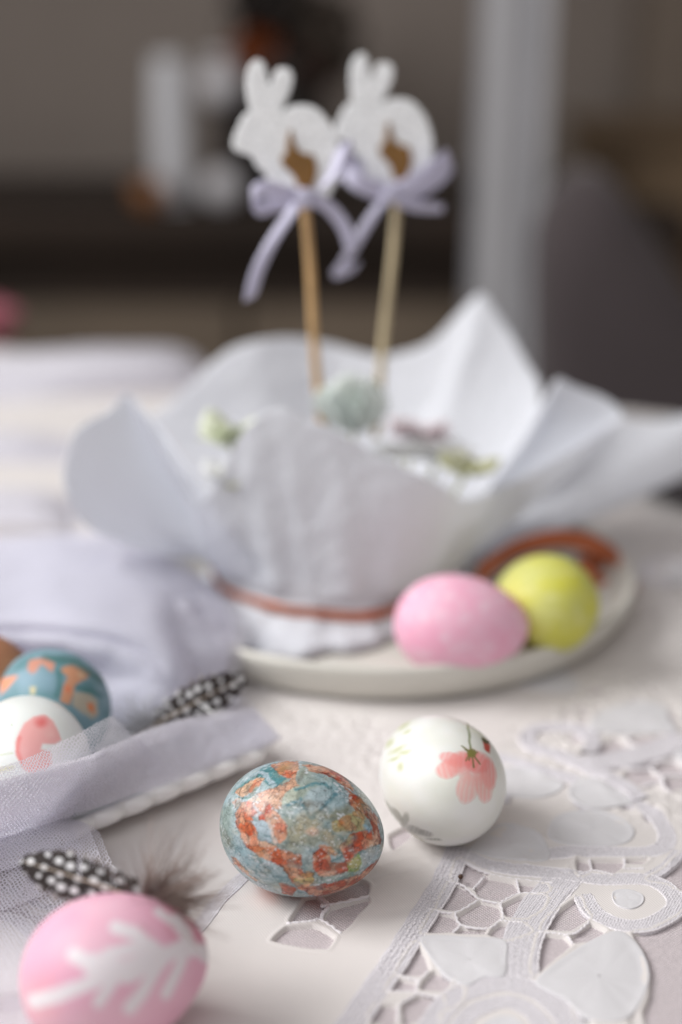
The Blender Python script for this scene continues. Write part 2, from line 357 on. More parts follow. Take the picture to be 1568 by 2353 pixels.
V, F = petal_blob(c-np.array([0, 0, .1]), .03, 12, .03, 19, 1.4); mesh('leaf', V, F, M['green'], fl)

# ------------------------------------------------------------------ table and cloths
def kfar(X): return ((1.14-(X+.11)*.43)-.8)/.5
def wave_u(x, y):
    P = np.stack([x*14, y*14, np.zeros_like(x)], -1); P2 = np.stack([x*30, y*30, np.ones_like(x)], -1)
    P3 = np.stack([x*22+.6*vnoise(P2, 4), y*48-x*20, 0*x+2], -1); rd = 1-np.abs(fbm(P3, 3, 33))*2.2
    return .0011*vnoise(P, 5)+.0004*vnoise(P2, 8)+.0009*np.clip(rd, 0, 1)**3*np.clip(vnoise(P*.8+7, 3)+.35, 0, 1)
tb = thing('table', 'table standing under the white tablecloth', 'table')
V = []; xs = np.linspace(-.6, .6, 9)
top = [(-.6, .22), (.6, .22)]+[(x, .8+.5*kfar(x)-.006) for x in xs[::-1]]
V = [(x, y, -.006) for x, y in top]+[(x, y, -.03) for x, y in top]; n = len(top)
mesh('tabletop', V, [tuple(range(n)), tuple(range(n, 2*n))[::-1]]+[(i, n+i, n+(i+1) % n, (i+1) % n) for i in range(n)], M['tabletop'], tb, smooth=False)
for x, y in ((-.5, .3), (.5, .3), (-.5, 1.1), (.5, .8)): V, F = tube([(x, y, -.03), (x, y, -.74)], [.025, .018], 10); mesh('leg', V, F, M['tabletop'], tb)

def c4(pts): return [pt(746.6+x*.5238, 1780.5+y*.5238, 0.0)[:2] for x, y in pts]
def c5(pts): return [pt(574.3+x*.2564, 2010+y*.2564, 0.0)[:2] for x, y in pts]
def dd(pts): return [pt(x, y, 0.0)[:2] for x, y in pts]
holes = [c4(h) for h in (
 [(590, 390), (720, 455), (650, 508), (567, 470), (575, 420)], [(552, 488), (600, 497), (650, 522), (668, 555), (580, 608), (500, 592)],
 [(712, 462), (830, 485), (850, 530), (778, 570), (690, 555), (658, 512)], [(852, 488), (965, 503), (975, 527), (862, 532)],
 [(485, 612), (568, 630), (590, 672), (556, 703), (432, 702), (465, 640)], [(592, 622), (682, 568), (765, 588), (772, 636), (712, 684), (606, 668), (580, 630)],
 [(790, 580), (862, 548), (965, 553), (950, 600), (880, 640), (800, 635), (778, 600)], [(602, 682), (706, 692), (700, 712), (572, 708)],
 [(775, 665), (862, 670), (900, 700), (800, 735), (722, 718), (738, 690)], [(400, 752), (440, 800), (462, 868), (410, 893), (322, 880), (360, 810)],
 [(308, 900), (402, 918), (388, 958), (282, 955)], [(432, 918), (478, 872), (560, 900), (522, 958), (422, 950)],
 [(992, 640), (1112, 555), (1130, 600), (1158, 645), (1080, 698), (958, 690)], [(1090, 718), (1165, 668), (1232, 700), (1180, 740), (1102, 752), (1076, 730)],
 [(948, 718), (1048, 722), (1083, 760), (1000, 830), (928, 890), (914, 860)], [(1420, 478), (1500, 430), (1570, 360), (1640, 380), (1620, 520), (1565, 525), (1500, 492)],
 [(1562, 640), (1440, 705), (1352, 716), (1400, 790), (1428, 880), (1425, 990), (1380, 1100), (1350, 1160), (1700, 1200), (1760, 700), (1650, 560)],
 [(1108, 392), (1158, 398), (1170, 438), (1122, 460), (1106, 425)], [(1172, 395), (1312, 392), (1300, 428), (1258, 452), (1182, 438)], [(1326, 390), (1420, 384), (1392, 408), (1322, 406)],
 [(352, 1005), (420, 976), (500, 988), (522, 1035), (400, 1110), (338, 1050)], [(232, 1022), (318, 1020), (300, 1100), (180, 1110)], [(542, 972), (602, 950), (592, 1000), (545, 1032)],
 [(300, 1120), (400, 1140), (330, 1200), (220, 1190)], [(1230, 90), (1330, 110), (1350, 165), (1240, 150)], [(1380, 150), (1450, 140), (1500, 200), (1420, 220)],
 [(1100, 1000), (1150, 985), (1160, 1060), (1110, 1080)])]
holes += [c5(h) for h in ([(500, 220), (600, 200), (685, 285), (672, 350), (640, 405), (560, 420), (362, 440), (430, 320)],
 [(640, 195), (980, 60), (1070, 105), (1050, 185), (720, 262)], [(1052, 215), (725, 305), (665, 412), (818, 525), (905, 455), (965, 370), (1065, 262)],
 [(558, 465), (332, 492), (205, 615), (480, 668), (690, 678), (760, 570), (640, 490)])]
holes += [dd(h) for h in ([(895, 1925), (935, 1905), (950, 1925), (905, 1960)], [(-20, 2070), (30, 2065), (70, 2100), (110, 2110), (98, 2130), (40, 2108), (-20, 2095)], [(75, 2120), (100, 2115), (112, 2135), (95, 2150)],
 [(-60, 2330), (50, 2335), (60, 2290), (-60, 2300)])]
def motif(pts, sc=1.0, rot=0.0, o=(0, 0), flip=1):
    P = np.array(c4(pts)); c = np.array(c4([(900, 640)])[0]); P = (P-c)*sc; P[:, 0] *= flip
    R = np.array([[math.cos(rot), -math.sin(rot)], [math.sin(rot), math.cos(rot)]]); return [tuple(q) for q in (P@R.T+c+np.array(o))]
base_holes = [
 [(552, 488), (600, 497), (650, 522), (668, 555), (580, 608), (500, 592)], [(712, 462), (830, 485), (850, 530), (778, 570), (690, 555), (658, 512)],
 [(485, 612), (568, 630), (590, 672), (556, 703), (432, 702), (465, 640)], [(592, 622), (682, 568), (765, 588), (772, 636), (712, 684), (606, 668), (580, 630)],
 [(790, 580), (862, 548), (965, 553), (950, 600), (880, 640), (800, 635), (778, 600)], [(400, 752), (440, 800), (462, 868), (410, 893), (322, 880), (360, 810)],
 [(992, 640), (1112, 555), (1130, 600), (1158, 645), (1080, 698), (958, 690)], [(948, 718), (1048, 722), (1083, 760), (1000, 830), (928, 890), (914, 860)]]
REP = [(.9, 2.5, (.055, .105), 1), (.85, .9, (.015, .20), -1), (1.0, 3.6, (.16, .15), 1), (1.0, 1.9, (.20, .03), -1), (.9, 2.2, (.17, .30), 1), (.9, -.6, (-.33, .02), 1), (1.0, 2.9, (-.30, .2), 1)]
for sc_, ro, of, fp in REP: holes += [motif(h, sc_, ro, of, fp) for h in base_holes]
def spacing(segs):
    out = [segs[0][0]]
    for a, b_, d in segs: n = max(1, int(round((b_-a)/d))); out += list(np.linspace(a, b_, n+1)[1:])
    return np.array(out)
xs = spacing([(-.62, -.30, .02), (-.30, -.14, .003), (-.14, .175, .00048), (.175, .36, .0016), (.36, .62, .02)])
ys = spacing([(.20, .335, .01), (.335, .51, .00048), (.51, .64, .0011), (.64, .80, .003), (.80, 1.3, .015)])
XX, YY = np.meshgrid(xs, ys); YR = np.where(YY > .8, .8+(YY-.8)*kfar(XX), YY)
D = np.full(XX.shape, 1.0)
for h in holes:
    h = np.array(h); x0, y0 = h.min(0)-.003; x1, y1 = h.max(0)+.003
    i0, i1 = np.searchsorted(ys, [y0, y1]); j0, j1 = np.searchsorted(xs, [x0, x1])
    if i1 <= i0 or j1 <= j0: continue
    hs = crom(h, len(h)*5, True)*.35+np.array([h[int(k/5)]*(1-(k % 5)/5)+h[(int(k/5)+1) % len(h)]*((k % 5)/5) for k in range(len(h)*5)])*.65
    s = sdist(XX[i0:i1, j0:j1], YR[i0:i1, j0:j1], hs); D[i0:i1, j0:j1] = np.minimum(D[i0:i1, j0:j1], s)
U = wave_u(XX, YR); k = np.clip(D/.0006+.5, 0, 1); k = k*k*(3-2*k)
edge = .00025*np.exp(-((D-.0010)/.0006)**2)
e1, e2, _i = voro(np.stack([XX*150, YR*150, XX*0], -1)+.4*vnoise(np.stack([XX*90, YR*90, XX*0], -1), 2)[..., None], 77); em = np.clip((YR-.425)*16, 0, 1)*np.clip((XX-.0)*30, 0, 1)+np.clip((YR-.46)*14, 0, 1)*.7
em = np.clip(em, 0, 1)*np.clip(3*vnoise(np.stack([XX*26, YR*26, XX*0], -1), 6)+1.1, 0, 1)
Z = U-.0004+.0017*k+edge-.0015*em*np.clip((e2-e1)*2.2, 0, 1)*k
lace = thing('lace_tablecloth', 'white satin and cutwork lace tablecloth covering the whole table', 'tablecloth')
def skirt(G):
    a = G[-1:].copy(); a[..., 1] += .004; a[..., 2] = -.003; b_ = a.copy(); b_[..., 1] += .012; b_[..., 2] = -.16; return np.concatenate([G, a, b_], 0)
grid_mesh('satin_field', skirt(np.stack([XX, YR, Z], -1)), M['satin'], lace, uvs=False)
xl = spacing([(-.62, -.14, .02), (-.14, .36, .004), (.36, .62, .02)]); yl = spacing([(.2, .335, .02), (.335, .8, .004), (.8, 1.3, .03)])
XL, YL = np.meshgrid(xl, yl); YLr = np.where(YL > .8, .8+(YL-.8)*kfar(XL), YL)-.0
lin_c = grid_mesh('linen_cloth', np.stack([XL, YLr-.001, wave_u(XL, YLr)+np.where(YL > .8, -.0006, 0)], -1), M['linen'], uvs=False)
tag(lin_c, 'coarse woven linen cloth seen through the holes of the lace', 'undercloth')
def uz(q): q = np.asarray(q, float); return wave_u(q[:, 0], q[:, 1])
def thread(pts, r=.00042, parent=lace):
    P = crom(pts, max(12, len(pts)*9)); z = uz(P)+.0012
    P3 = np.concatenate([P, z[:, None]], 1); P3[:, :2] += .00018*np.stack([np.sin(np.arange(len(P))*1.7), np.cos(np.arange(len(P))*2.1)], 1)
    rr = r*(1+.22*np.sin(np.arange(len(P))*1.9)); V, F = tube(P3, rr, 8); mesh('lace_thread', V, F, M['thread'], parent)
TH4 = [[(545, 480), (600, 495), (660, 545), (690, 563), (770, 580), (782, 570), (855, 537), (968, 542)], [(620, 408), (720, 450), (840, 475), (1005, 495)], [(840, 475), (855, 537)], [(650, 515), (700, 463)],
 [(455, 600), (570, 617), (680, 560)], [(570, 617), (600, 673), (712, 690), (768, 655), (782, 640), (772, 580)], [(768, 655), (870, 664)], [(560, 707), (600, 673)], [(938, 706), (1050, 716), (1090, 757)],
 [(1062, 716), (1110, 705), (1165, 657)], [(318, 888), (412, 910), (455, 873)], [(412, 910), (400, 965)], [(400, 968), (500, 982), (570, 930)], [(275, 960), (400, 968), (330, 1020), (322, 1090)], [(1108, 465), (1172, 440), (1245, 452), (1262, 462)],
 [(1160, 392), (1172, 440)], [(1310, 432), (1400, 430)], [(1312, 388), (1318, 410), (1310, 432)]]
TH5 = [[(330, 462), (560, 432), (640, 420), (820, 545)], [(640, 285), (705, 285), (1068, 200)], [(640, 420), (655, 360), (705, 290), (620, 195)]]
for t in TH4: thread(c4(t))
for t in TH5: thread(c5(t), .0006)
for sc_, ro, of, fp in REP[:4]:
    for t in TH4[:1]+TH4[3:7]+TH4[8:9]: thread(motif(t, sc_, ro, of, fp), .0007)
def tape(pts, width, h=.00042, n=None, parent=lace, seed=0):
    """embroidered band with rounded edges and rows of stitches"""
    P = np.array(pts); L = np.linalg.norm(np.diff(P, axis=0), axis=1).sum(); n = n or max(30, int(L/.0004)); P = crom(P, n)
    T = np.gradient(P, axis=0); T /= np.linalg.norm(T, axis=1, keepdims=True)+1e-12; Nn = np.stack([-T[:, 1], T[:, 0]], 1)
    k = np.linspace(-1, 1, 25); wv = width*(1+.04*np.sin(np.arange(n)*.21))
    XY = P[:, None]+Nn[:, None]*(k[None, :, None]*wv[:, None, None]/2)
    prof = np.clip((1-np.abs(k))*7, 0, 1)**.6; rim = np.exp(-((np.abs(k)-.84)/.09)**2)*.5
    s = np.arange(n)[:, None]
    st = .22*np.sin(s*1.45+np.round(k[None]*4)*2.1)*(np.abs(k)[None] < .78)+.2*np.sin(k*19)[None]+.25*RNG.uniform(-1, 1, (n, 25))
    z = wave_u(XY[..., 0], XY[..., 1])+.0010+h*(prof[None]*(1+.75*st)+.6*rim[None]*prof[None])-.0008*(np.abs(k) > .99)[None]
    grid_mesh('lace_tape', np.concatenate([XY, z[..., None]], -1), M['tape'], parent, uvs=False)
def leaf(pts, h=.0006, parent=lace, m='leaf', vein=None):
    P = crom(pts, 72, True); c = P.mean(0); G = []
    for f, hh in ((1.0, .0003), (.997, .0010), (.985, .0011+h*.8), (.965, .0011+h), (.9, .0011+h*.75), (.75, .0011+h*.9), (.5, .0011+h*1.1), (.25, .0011+h*1.15), (.02, .0011+h*1.15)):
        q = c+(P-c)*f; z = uz(q)+hh+(.0007*fbm(np.concatenate([q*110, q[:, :1]*0], 1), 4, 4) if f < .95 else 0); G.append(np.concatenate([q, z[:, None]], 1))
    return grid_mesh('satin_leaf', np.array(G), M[m], parent, closed=True, uvs=False)
T4 = [([(590, 330), (520, 480), (420, 640), (320, 800), (210, 960), (90, 1140)], .0088), ([(620, 375), (760, 425), (1010, 452), (1200, 478), (1400, 478), (1500, 520), (1545, 590), (1500, 640), (1400, 682), (1280, 672), (1180, 620), (1130, 545)], .0066),
 ([(1060, 460), (950, 580), (880, 700), (850, 800), (845, 900)], .0125), ([(440, 1180), (520, 1040), (620, 965), (800, 930), (960, 985), (1060, 1090), (1120, 1200)], .0080), ([(560, 1180), (640, 1060), (800, 1010), (920, 1070), (980, 1180)], .0062),
 ([(980, 370), (1200, 358), (1420, 355), (1500, 310), (1480, 230), (1400, 160), (1250, 120), (1100, 160)], .0062), ([(1560, 350), (1500, 420), (1420, 470)], .005)]
for a, b_ in T4: tape(c4(a), b_)
def piping(pts, off, r=.00032):
    P = crom(np.array(pts), 80); T = np.gradient(P, axis=0); T /= np.linalg.norm(T, axis=1, keepdims=True); thread(list(map(tuple, (P+np.stack([-T[:, 1], T[:, 0]], 1)*off)[::3])), r)
for a, o_ in ((T4[1][0], .0031), (T4[1][0], -.0031), (T4[0][0], .0043), (T4[2][0], .006), (T4[3][0], .0039), (T4[5][0], -.003), (T4[5][0], .003)): piping(c4(a), o_)
tape(dd([(600, 1990), (555, 2030), (500, 2085), (475, 2120), (440, 2160)]), .0055); tape(dd([(-40, 2105), (30, 2120), (80, 2160), (120, 2170), (150, 2150)]), .005)
tape(dd([(-60, 2060), (20, 2050), (90, 2090), (140, 2100)]), .003, .0005)
PQ = crom(c4(T4[0][0]), 130); sv_ = []
for i_, q_ in enumerate(PQ):
    for o_ in (-.0028, -.0012, .0006, .0022):
        c_x = q_[0]+o_+RNG.uniform(-.0004, .0004); c_y = q_[1]+RNG.uniform(-.0005, .0005); z_ = float(uz([[c_x, c_y]])[0])+.00165; r_ = .00032*RNG.uniform(.6, 1.3)
        sv_.append((np.array([(c_x-r_, c_y, z_), (c_x, c_y-r_, z_), (c_x+r_, c_y, z_), (c_x, c_y+r_, z_), (c_x, c_y, z_+.00045)]), [(0, 1, 4), (1, 2, 4), (2, 3, 4), (3, 0, 4)]))
V_, F_ = join(sv_); mesh('stitches', V_, F_, M['thread'], lace)['kind'] = 'stuff'
L4s = [[(425, 722), (640, 728), (790, 742), (800, 820), (790, 900), (700, 905), (620, 940), (520, 890), (455, 810)], [(925, 915), (1080, 795), (1230, 715), (1310, 708), (1390, 785), (1428, 900), (1390, 1020), (1310, 1100), (1150, 1090), (1050, 1010), (960, 960)],
 [(640, 330), (760, 245), (900, 265), (975, 330), (975, 398), (800, 395), (650, 352)], [(1020, 205), (1200, 172), (1330, 225), (1360, 280), (1290, 328), (1050, 335), (975, 290)],
 [(1262, 535), (1330, 525), (1395, 550), (1392, 590), (1340, 612), (1275, 590)], [(660, 1180), (720, 1090), (830, 1080), (900, 1180), (780, 1230)]]
for a in L4s: leaf(c4(a))
for sc_, ro, of, fp in REP[:5]:
    for a, b_ in T4[1:3]+T4[5:6]: tape(motif(a, sc_, ro, of, fp), b_, .0009)
    for a in L4s[:4]: leaf(motif(a, sc_, ro, of, fp), .0008)
# ------------------------------------------------------------------ eggs
CAM = np.array([0, 0, H])
def egg(name, label, c, L, W, az, el, paint, m='egg', nu=130, nv=200, group=None, kpt=.13, roll=0):
    """c = centre; az = heading of the blunt end, el = its tilt"""
    t = np.linspace(0, np.pi, nu); x = -np.cos(t); r = np.sin(t)*(1+kpt*x)*(1-.02*x*x)
    a = np.linspace(0, 2*np.pi, nv, endpoint=False)
    Lc = np.stack([np.repeat((x*L/2)[:, None], nv, 1), (r*W/2)[:, None]*np.cos(a), (r*W/2)[:, None]*np.sin(a)], -1)
    az, el = math.radians(az), math.radians(el)
    ax = np.array([math.cos(az)*math.cos(el), math.sin(az)*math.cos(el), math.sin(el)]); sd = np.array([-math.sin(az), math.cos(az), 0]); up = np.cross(ax, sd)
    Wd = Lc[..., :1]*ax+Lc[..., 1:2]*sd+Lc[..., 2:]*up
    P = Wd+np.asarray(c)
    Nn = np.cross(np.gradient(P, axis=1), np.gradient(P, axis=0)); Nn /= np.linalg.norm(Nn, axis=-1, keepdims=True)+1e-15
    Nn *= np.sign((Nn*Wd).sum(-1, keepdims=True)); V = CAM-P; V /= np.linalg.norm(V, axis=-1, keepdims=True)
    px, py = proj(P); col = paint(P, px, py, (Nn*V).sum(-1), Lc*1000)
    o = mesh(name, Wd, gridF(nu, nv, True)[:, ::-1], M[m], None, col=col); o.location = c
    return tag(o, label, 'egg', group)
def mixc(a, b, k): return a+(b-a)*np.asarray(k)[..., None]
def full(P, c): return np.broadcast_to(lin(c), P.shape).copy()
def sm(d, w): return np.clip(.5-d/w, 0, 1)

def paint_marble(P, px, py, fc, Lc):
    x = (px/.57436-860)*2.24; y = (py/.57436-3020)*2.24
    Q = Lc/9.; wx = 24*fbm(Q*1.3, 4, 11); wy = 24*fbm(Q*1.3, 4, 21); X = x+wx+15*fbm(Q*4, 3, 3)+10*fbm(Q*12, 2, 13); Y = y+wy+15*fbm(Q*4, 3, 4)+10*fbm(Q*12, 2, 14)
    C = mixc(full(P, (150, 178, 186)), lin((188, 206, 212)), np.clip(.5+1.3*fbm(Q*1.6, 4, 1), 0, 1))
    C = mixc(C, lin((152, 160, 142)), np.clip(1.4*fbm(Q*.9, 3, 31)+.15, 0, .8))
    def poly(p, c, w=9, k=1.0, dark=.55):
        nonlocal C
        d = sdist(X, Y, p); C = mixc(C, lin(c), k*sm(d, w))
        if dark: C = C*(1-dark*.6*np.exp(-(d/5.0)**2)*(fbm(Q*2.2, 2, 9) > -.15))[..., None]
    def line(p, c, wd, k=1.0):
        nonlocal C
        d = pdist(X, Y, p); C = mixc(C, lin(c), k*sm(d-wd/2, wd*.7))
    B = (600, 720)
    poly([(50, 520), (180, 380), (150, 760), (90, 800)], (140, 158, 150), 60, .8, 0)
    poly([(640, 560), (900, 540), (1030, 720), (900, 830), (640, 840)], (158, 164, 148), 60, .9, 0)
    poly([(1080, 490), (1210, 450), (1230, 540), (1060, 640), (960, 560)], (128, 128, 102), 60, .8, 0)
    poly([(500, 95), (640, 45), (760, 60), (735, 205), (640, 195), (560, 150)], (214, 138, 104))
    poly([(410, 130), (500, 95), (600, 190), (650, 210), (560, 295), (480, 270), (370, 200)], (84, 140, 146), 12)
    poly([(385, 155), (430, 138), (572, 265), (525, 292)], (168, 190, 200), 8, 1, 0)
    poly([(160, 350), (250, 250), (380, 185), (430, 200), (300, 270), (200, 350)], (96, 150, 150), 20, .9, 0)
    poly([(180, 350), (260, 270), (370, 210), (440, 210), (385, 290), (290, 370), (240, 380)], (228, 188, 158))
    poly([(290, 335), (345, 235), (395, 220), (325, 350)], (222, 122, 76), 8, 1, .2)
    poly([(600, 330), (760, 270), (720, 380), (640, 470), (590, 450)], (196, 204, 188), 20, .9, 0)
    poly([(290, 430), (400, 345), (560, 290), (720, 195), (765, 255), (640, 330), (590, 400), (600, 490), (540, 490), (480, 440), (400, 430)], (226, 174, 146))
    poly([(150, 420), (230, 380), (240, 440), (190, 490)], (222, 196, 180))
    poly([(240, 430), (340, 425), (330, 560), (400, 700), (385, 780), (420, 890), (330, 800), (250, 720), (190, 610), (185, 530)], (222, 108, 62))
    poly([(240, 430), (320, 430), (290, 510), (215, 510)], (204, 74, 46), 8, 1, .3)
    poly([(395, 430), (490, 425), (530, 500), (600, 560), (655, 640), (625, 770), (560, 800), (525, 700), (500, 600), (440, 635), (390, 580)], (222, 140, 112))
    poly([(395, 520), (420, 430), (490, 430), (520, 520), (450, 630), (390, 590)], (212, 88, 58), 10, .95, .3)
    poly([(340, 440), (430, 440), (400, 520), (350, 560), (300, 560)], (208, 120, 100), 10, .9, .4)
    line([(360, 480), (410, 520), (370, 550)], (205, 205, 210), 22); line([(430, 450), (425, 500)], (225, 205, 195), 16)
    line([(220, 385), (290, 395), (345, 375), (375, 300)], (58, 116, 112), 20); line([(300, 410), (340, 340), (380, 290)], (70, 120, 108), 9)
    poly([(320, 600), (420, 590), (490, 620), (525, 790), (480, 790), (400, 730), (400, 690)], (182, 200, 210), 8)
    line([(490, 600), (510, 700), (545, 800)], (226, 206, 196), 24)
    poly([(240, 720), (330, 780), (400, 760), (480, 800), (590, 870), (760, 905), (785, 985), (700, 1045), (560, 1000), (440, 940), (330, 880), (270, 800)], (220, 116, 76))
    poly([(385, 765), (470, 780), (545, 835), (480, 840), (400, 815)], (232, 192, 168), 8, 1, .3)
    poly([(590, 1005), (760, 980), (800, 1060), (890, 1050), (890, 1150), (800, 1215), (740, 1190), (655, 1085)], (218, 148, 108))
    poly([(700, 1115), (840, 1050), (895, 1060), (890, 1150), (740, 1175)], (214, 196, 128), 14, .9, .3)
    poly([(880, 900), (940, 830), (1010, 850), (1045, 965), (1150, 960), (1265, 855), (1190, 1040), (1100, 1085), (960, 1095), (880, 1030)], (212, 100, 64))
    poly([(940, 800), (1060, 825), (1100, 900), (1080, 915), (960, 845)], (226, 178, 150), 8)
    poly([(1130, 830), (1240, 700), (1400, 675), (1445, 740), (1400, 830), (1280, 875), (1180, 965), (1140, 900)], (208, 94, 60))
    poly([(1030, 615), (1250, 515), (1335, 495), (1340, 680), (1200, 690), (1060, 705)], (192, 182, 130), 16, .9, .25)
    d = np.hypot(X-1128, Y-628); C = mixc(C, lin((212, 150, 84)), .9*np.clip(1.2-d/38, 0, 1))
    poly([(1190, 750), (1240, 710), (1222, 800), (1175, 822)], (186, 160, 50), 12, .95, .2)
    poly([(1190, 960), (1280, 875), (1335, 930), (1290, 1040), (1200, 1095)], (148, 176, 74), 16, .95, .2)
    poly([(1290, 890), (1400, 830), (1440, 900), (1330, 1010)], (172, 186, 190), 16, .9, .3)
    poly([(1210, 330), (1360, 430), (1455, 560), (1495, 700), (1485, 800), (1400, 830), (1430, 700), (1380, 600), (1290, 500), (1190, 330)], (176, 84, 56), 12)
    poly([(1235, 350), (1310, 410), (1325, 470), (1255, 445)], (188, 46, 26), 10, .95, .2)
    poly([(1200, 340), (1240, 400), (1320, 500), (1270, 510), (1205, 440)], (224, 164, 134), 10)
    poly([(780, 85), (1000, 110), (1180, 215), (1250, 330), (1120, 255), (1050, 180), (850, 150)], (196, 104, 72), 12)
    line([(860, 130), (1000, 170), (1110, 240), (1220, 340)], (150, 60, 40), 14); line([(790, 95), (850, 92), (930, 112)], (222, 178, 150), 12)
    line([(730, 305), (870, 272), (980, 265), (1010, 300)], (86, 140, 150), 26, .9); line([(640, 465), (760, 405), (800, 480), (870, 575), (960, 480), (1080, 350)], (82, 134, 148), 34, .9)
    poly([(790, 400), (860, 310), (1000, 300), (1020, 370), (930, 470), (870, 540)], (176, 194, 200), 30, .9, 0)
    d = np.hypot((X-868)/70, (Y-692)/44); C = mixc(C, lin((226, 200, 182)), .9*np.clip(1.6-d*1.3, 0, 1))
    poly([(900, 1100), (1180, 1055), (1310, 1035), (1100, 1145), (900, 1165)], (150, 170, 164), 20, .9, .2)
    poly([(790, 1190), (1000, 1160), (1290, 1080), (1490, 920), (1340, 1140), (1000, 1290), (850, 1270)], (180, 84, 56), 12)
    poly([(575, 1160), (650, 1155), (745, 1200), (700, 1265), (605, 1225)], (170, 88, 54), 9)
    poly([(150, 910), (300, 1050), (290, 1090), (170, 980)], (196, 128, 98), 14); poly([(290, 1070), (400, 1110), (380, 1130), (300, 1095)], (206, 176, 150), 8)
    line([(1340, 650), (1370, 680)], (150, 190, 210), 34)
    line([(1040, 960), (1130, 920), (1120, 860)], (96, 140, 146), 24, .9); line([(960, 930), (1030, 900)], (222, 170, 140), 12)
    # leaf veins and cracks inside the warm patches, speckle on the cool ones
    warm = np.clip((C[..., 0]-C[..., 2]*1.25)*4, 0, 1)
    F1, F2, idn = voro(Q*2.6+.35*np.stack([wx, wy, wx], -1)/26, 5); crack = np.exp(-((F2-F1)/.045)**2)
    C = C*(1-.75*warm*crack)[..., None]; C = mixc(C, lin((232, 190, 160)), warm*.42*(idn > .66)); C = mixc(C, lin((205, 78, 44)), warm*.4*(idn < .22))
    F1, F2, idn2 = voro(Q*8+fbm(Q*3, 2, 7)[..., None], 15); C = C*(1-.22*warm*np.exp(-((F2-F1)/.09)**2))[..., None]
    C = C*(1+.07*warm*np.sin((x*.55+y*.9)*.12+wx*.35))[..., None]
    C = mixc(C, lin((232, 196, 170)), warm*np.clip(2.6*fbm(Q*2.1, 4, 111)-.3, 0, .6)); C = mixc(C, lin((206, 176, 120)), .5*np.clip(2.2*fbm(Q*1.3, 3, 121)-.25, 0, 1))
    C = mixc(C, lin((120, 150, 152)), .55*np.clip(3*fbm(Q*2.3, 3, 131)-.55, 0, 1)); C = C*(1+.16*fbm(Q*5, 3, 141))[..., None]
    sp = fbm(Q*9, 2, 61); zone = np.clip(2.2*fbm(Q*1.4, 2, 71)+.3, 0, 1); C = mixc(C, lin((222, 228, 234)), np.clip((sp-.22)*9, 0, 1)*zone*(1-warm)*.8)
    sp = fbm(Q*11, 2, 81); C = C*(1-.6*np.clip((sp-.42)*10, 0, 1)*np.clip(2.5*fbm(Q*1.5, 2, 91)+.3, 0, 1))[..., None]
    C = C*(1-.45*np.exp(-(fbm(Q*1.8, 4, 41)/.022)**2))[..., None]*.86; C = mixc(C, lin((92, 84, 66)), .5*np.clip(3*fbm(Q*1.7, 4, 151)-.75, 0, 1)); C = mixc(C, lin((58, 112, 118)), .6*np.exp(-(fbm(Q*1.5+5, 4, 161)/.03)**2)*(1-warm)*(fbm(Q, 2, 5) > 0))
    F1, F2, i3 = voro(Q*3.4+1.2*fbm(Q*2.2, 3, 171)[..., None], 25); C = C*(1-(.45+.2*warm)*np.exp(-((F2-F1)/.032)**2)*(fbm(Q*1.3, 2, 181) > -.2))[..., None]; C = C*(1+.30*fbm(Q*6.5, 3, 191))[..., None]; C = mixc(C, lin((228, 232, 234)), .7*np.clip((fbm(Q*14, 2, 201)-.33)*8, 0, 1)*np.clip(.3+2*fbm(Q*1.2, 2, 211), 0, 1))
    alt = mixc(full(P, (160, 182, 188)), lin((212, 112, 72)), np.clip(fbm(Q*1.1, 3, 51)*9, 0, 1))
    return mixc(alt, C, np.clip((fc+.1)*6, 0, 1))*1.0

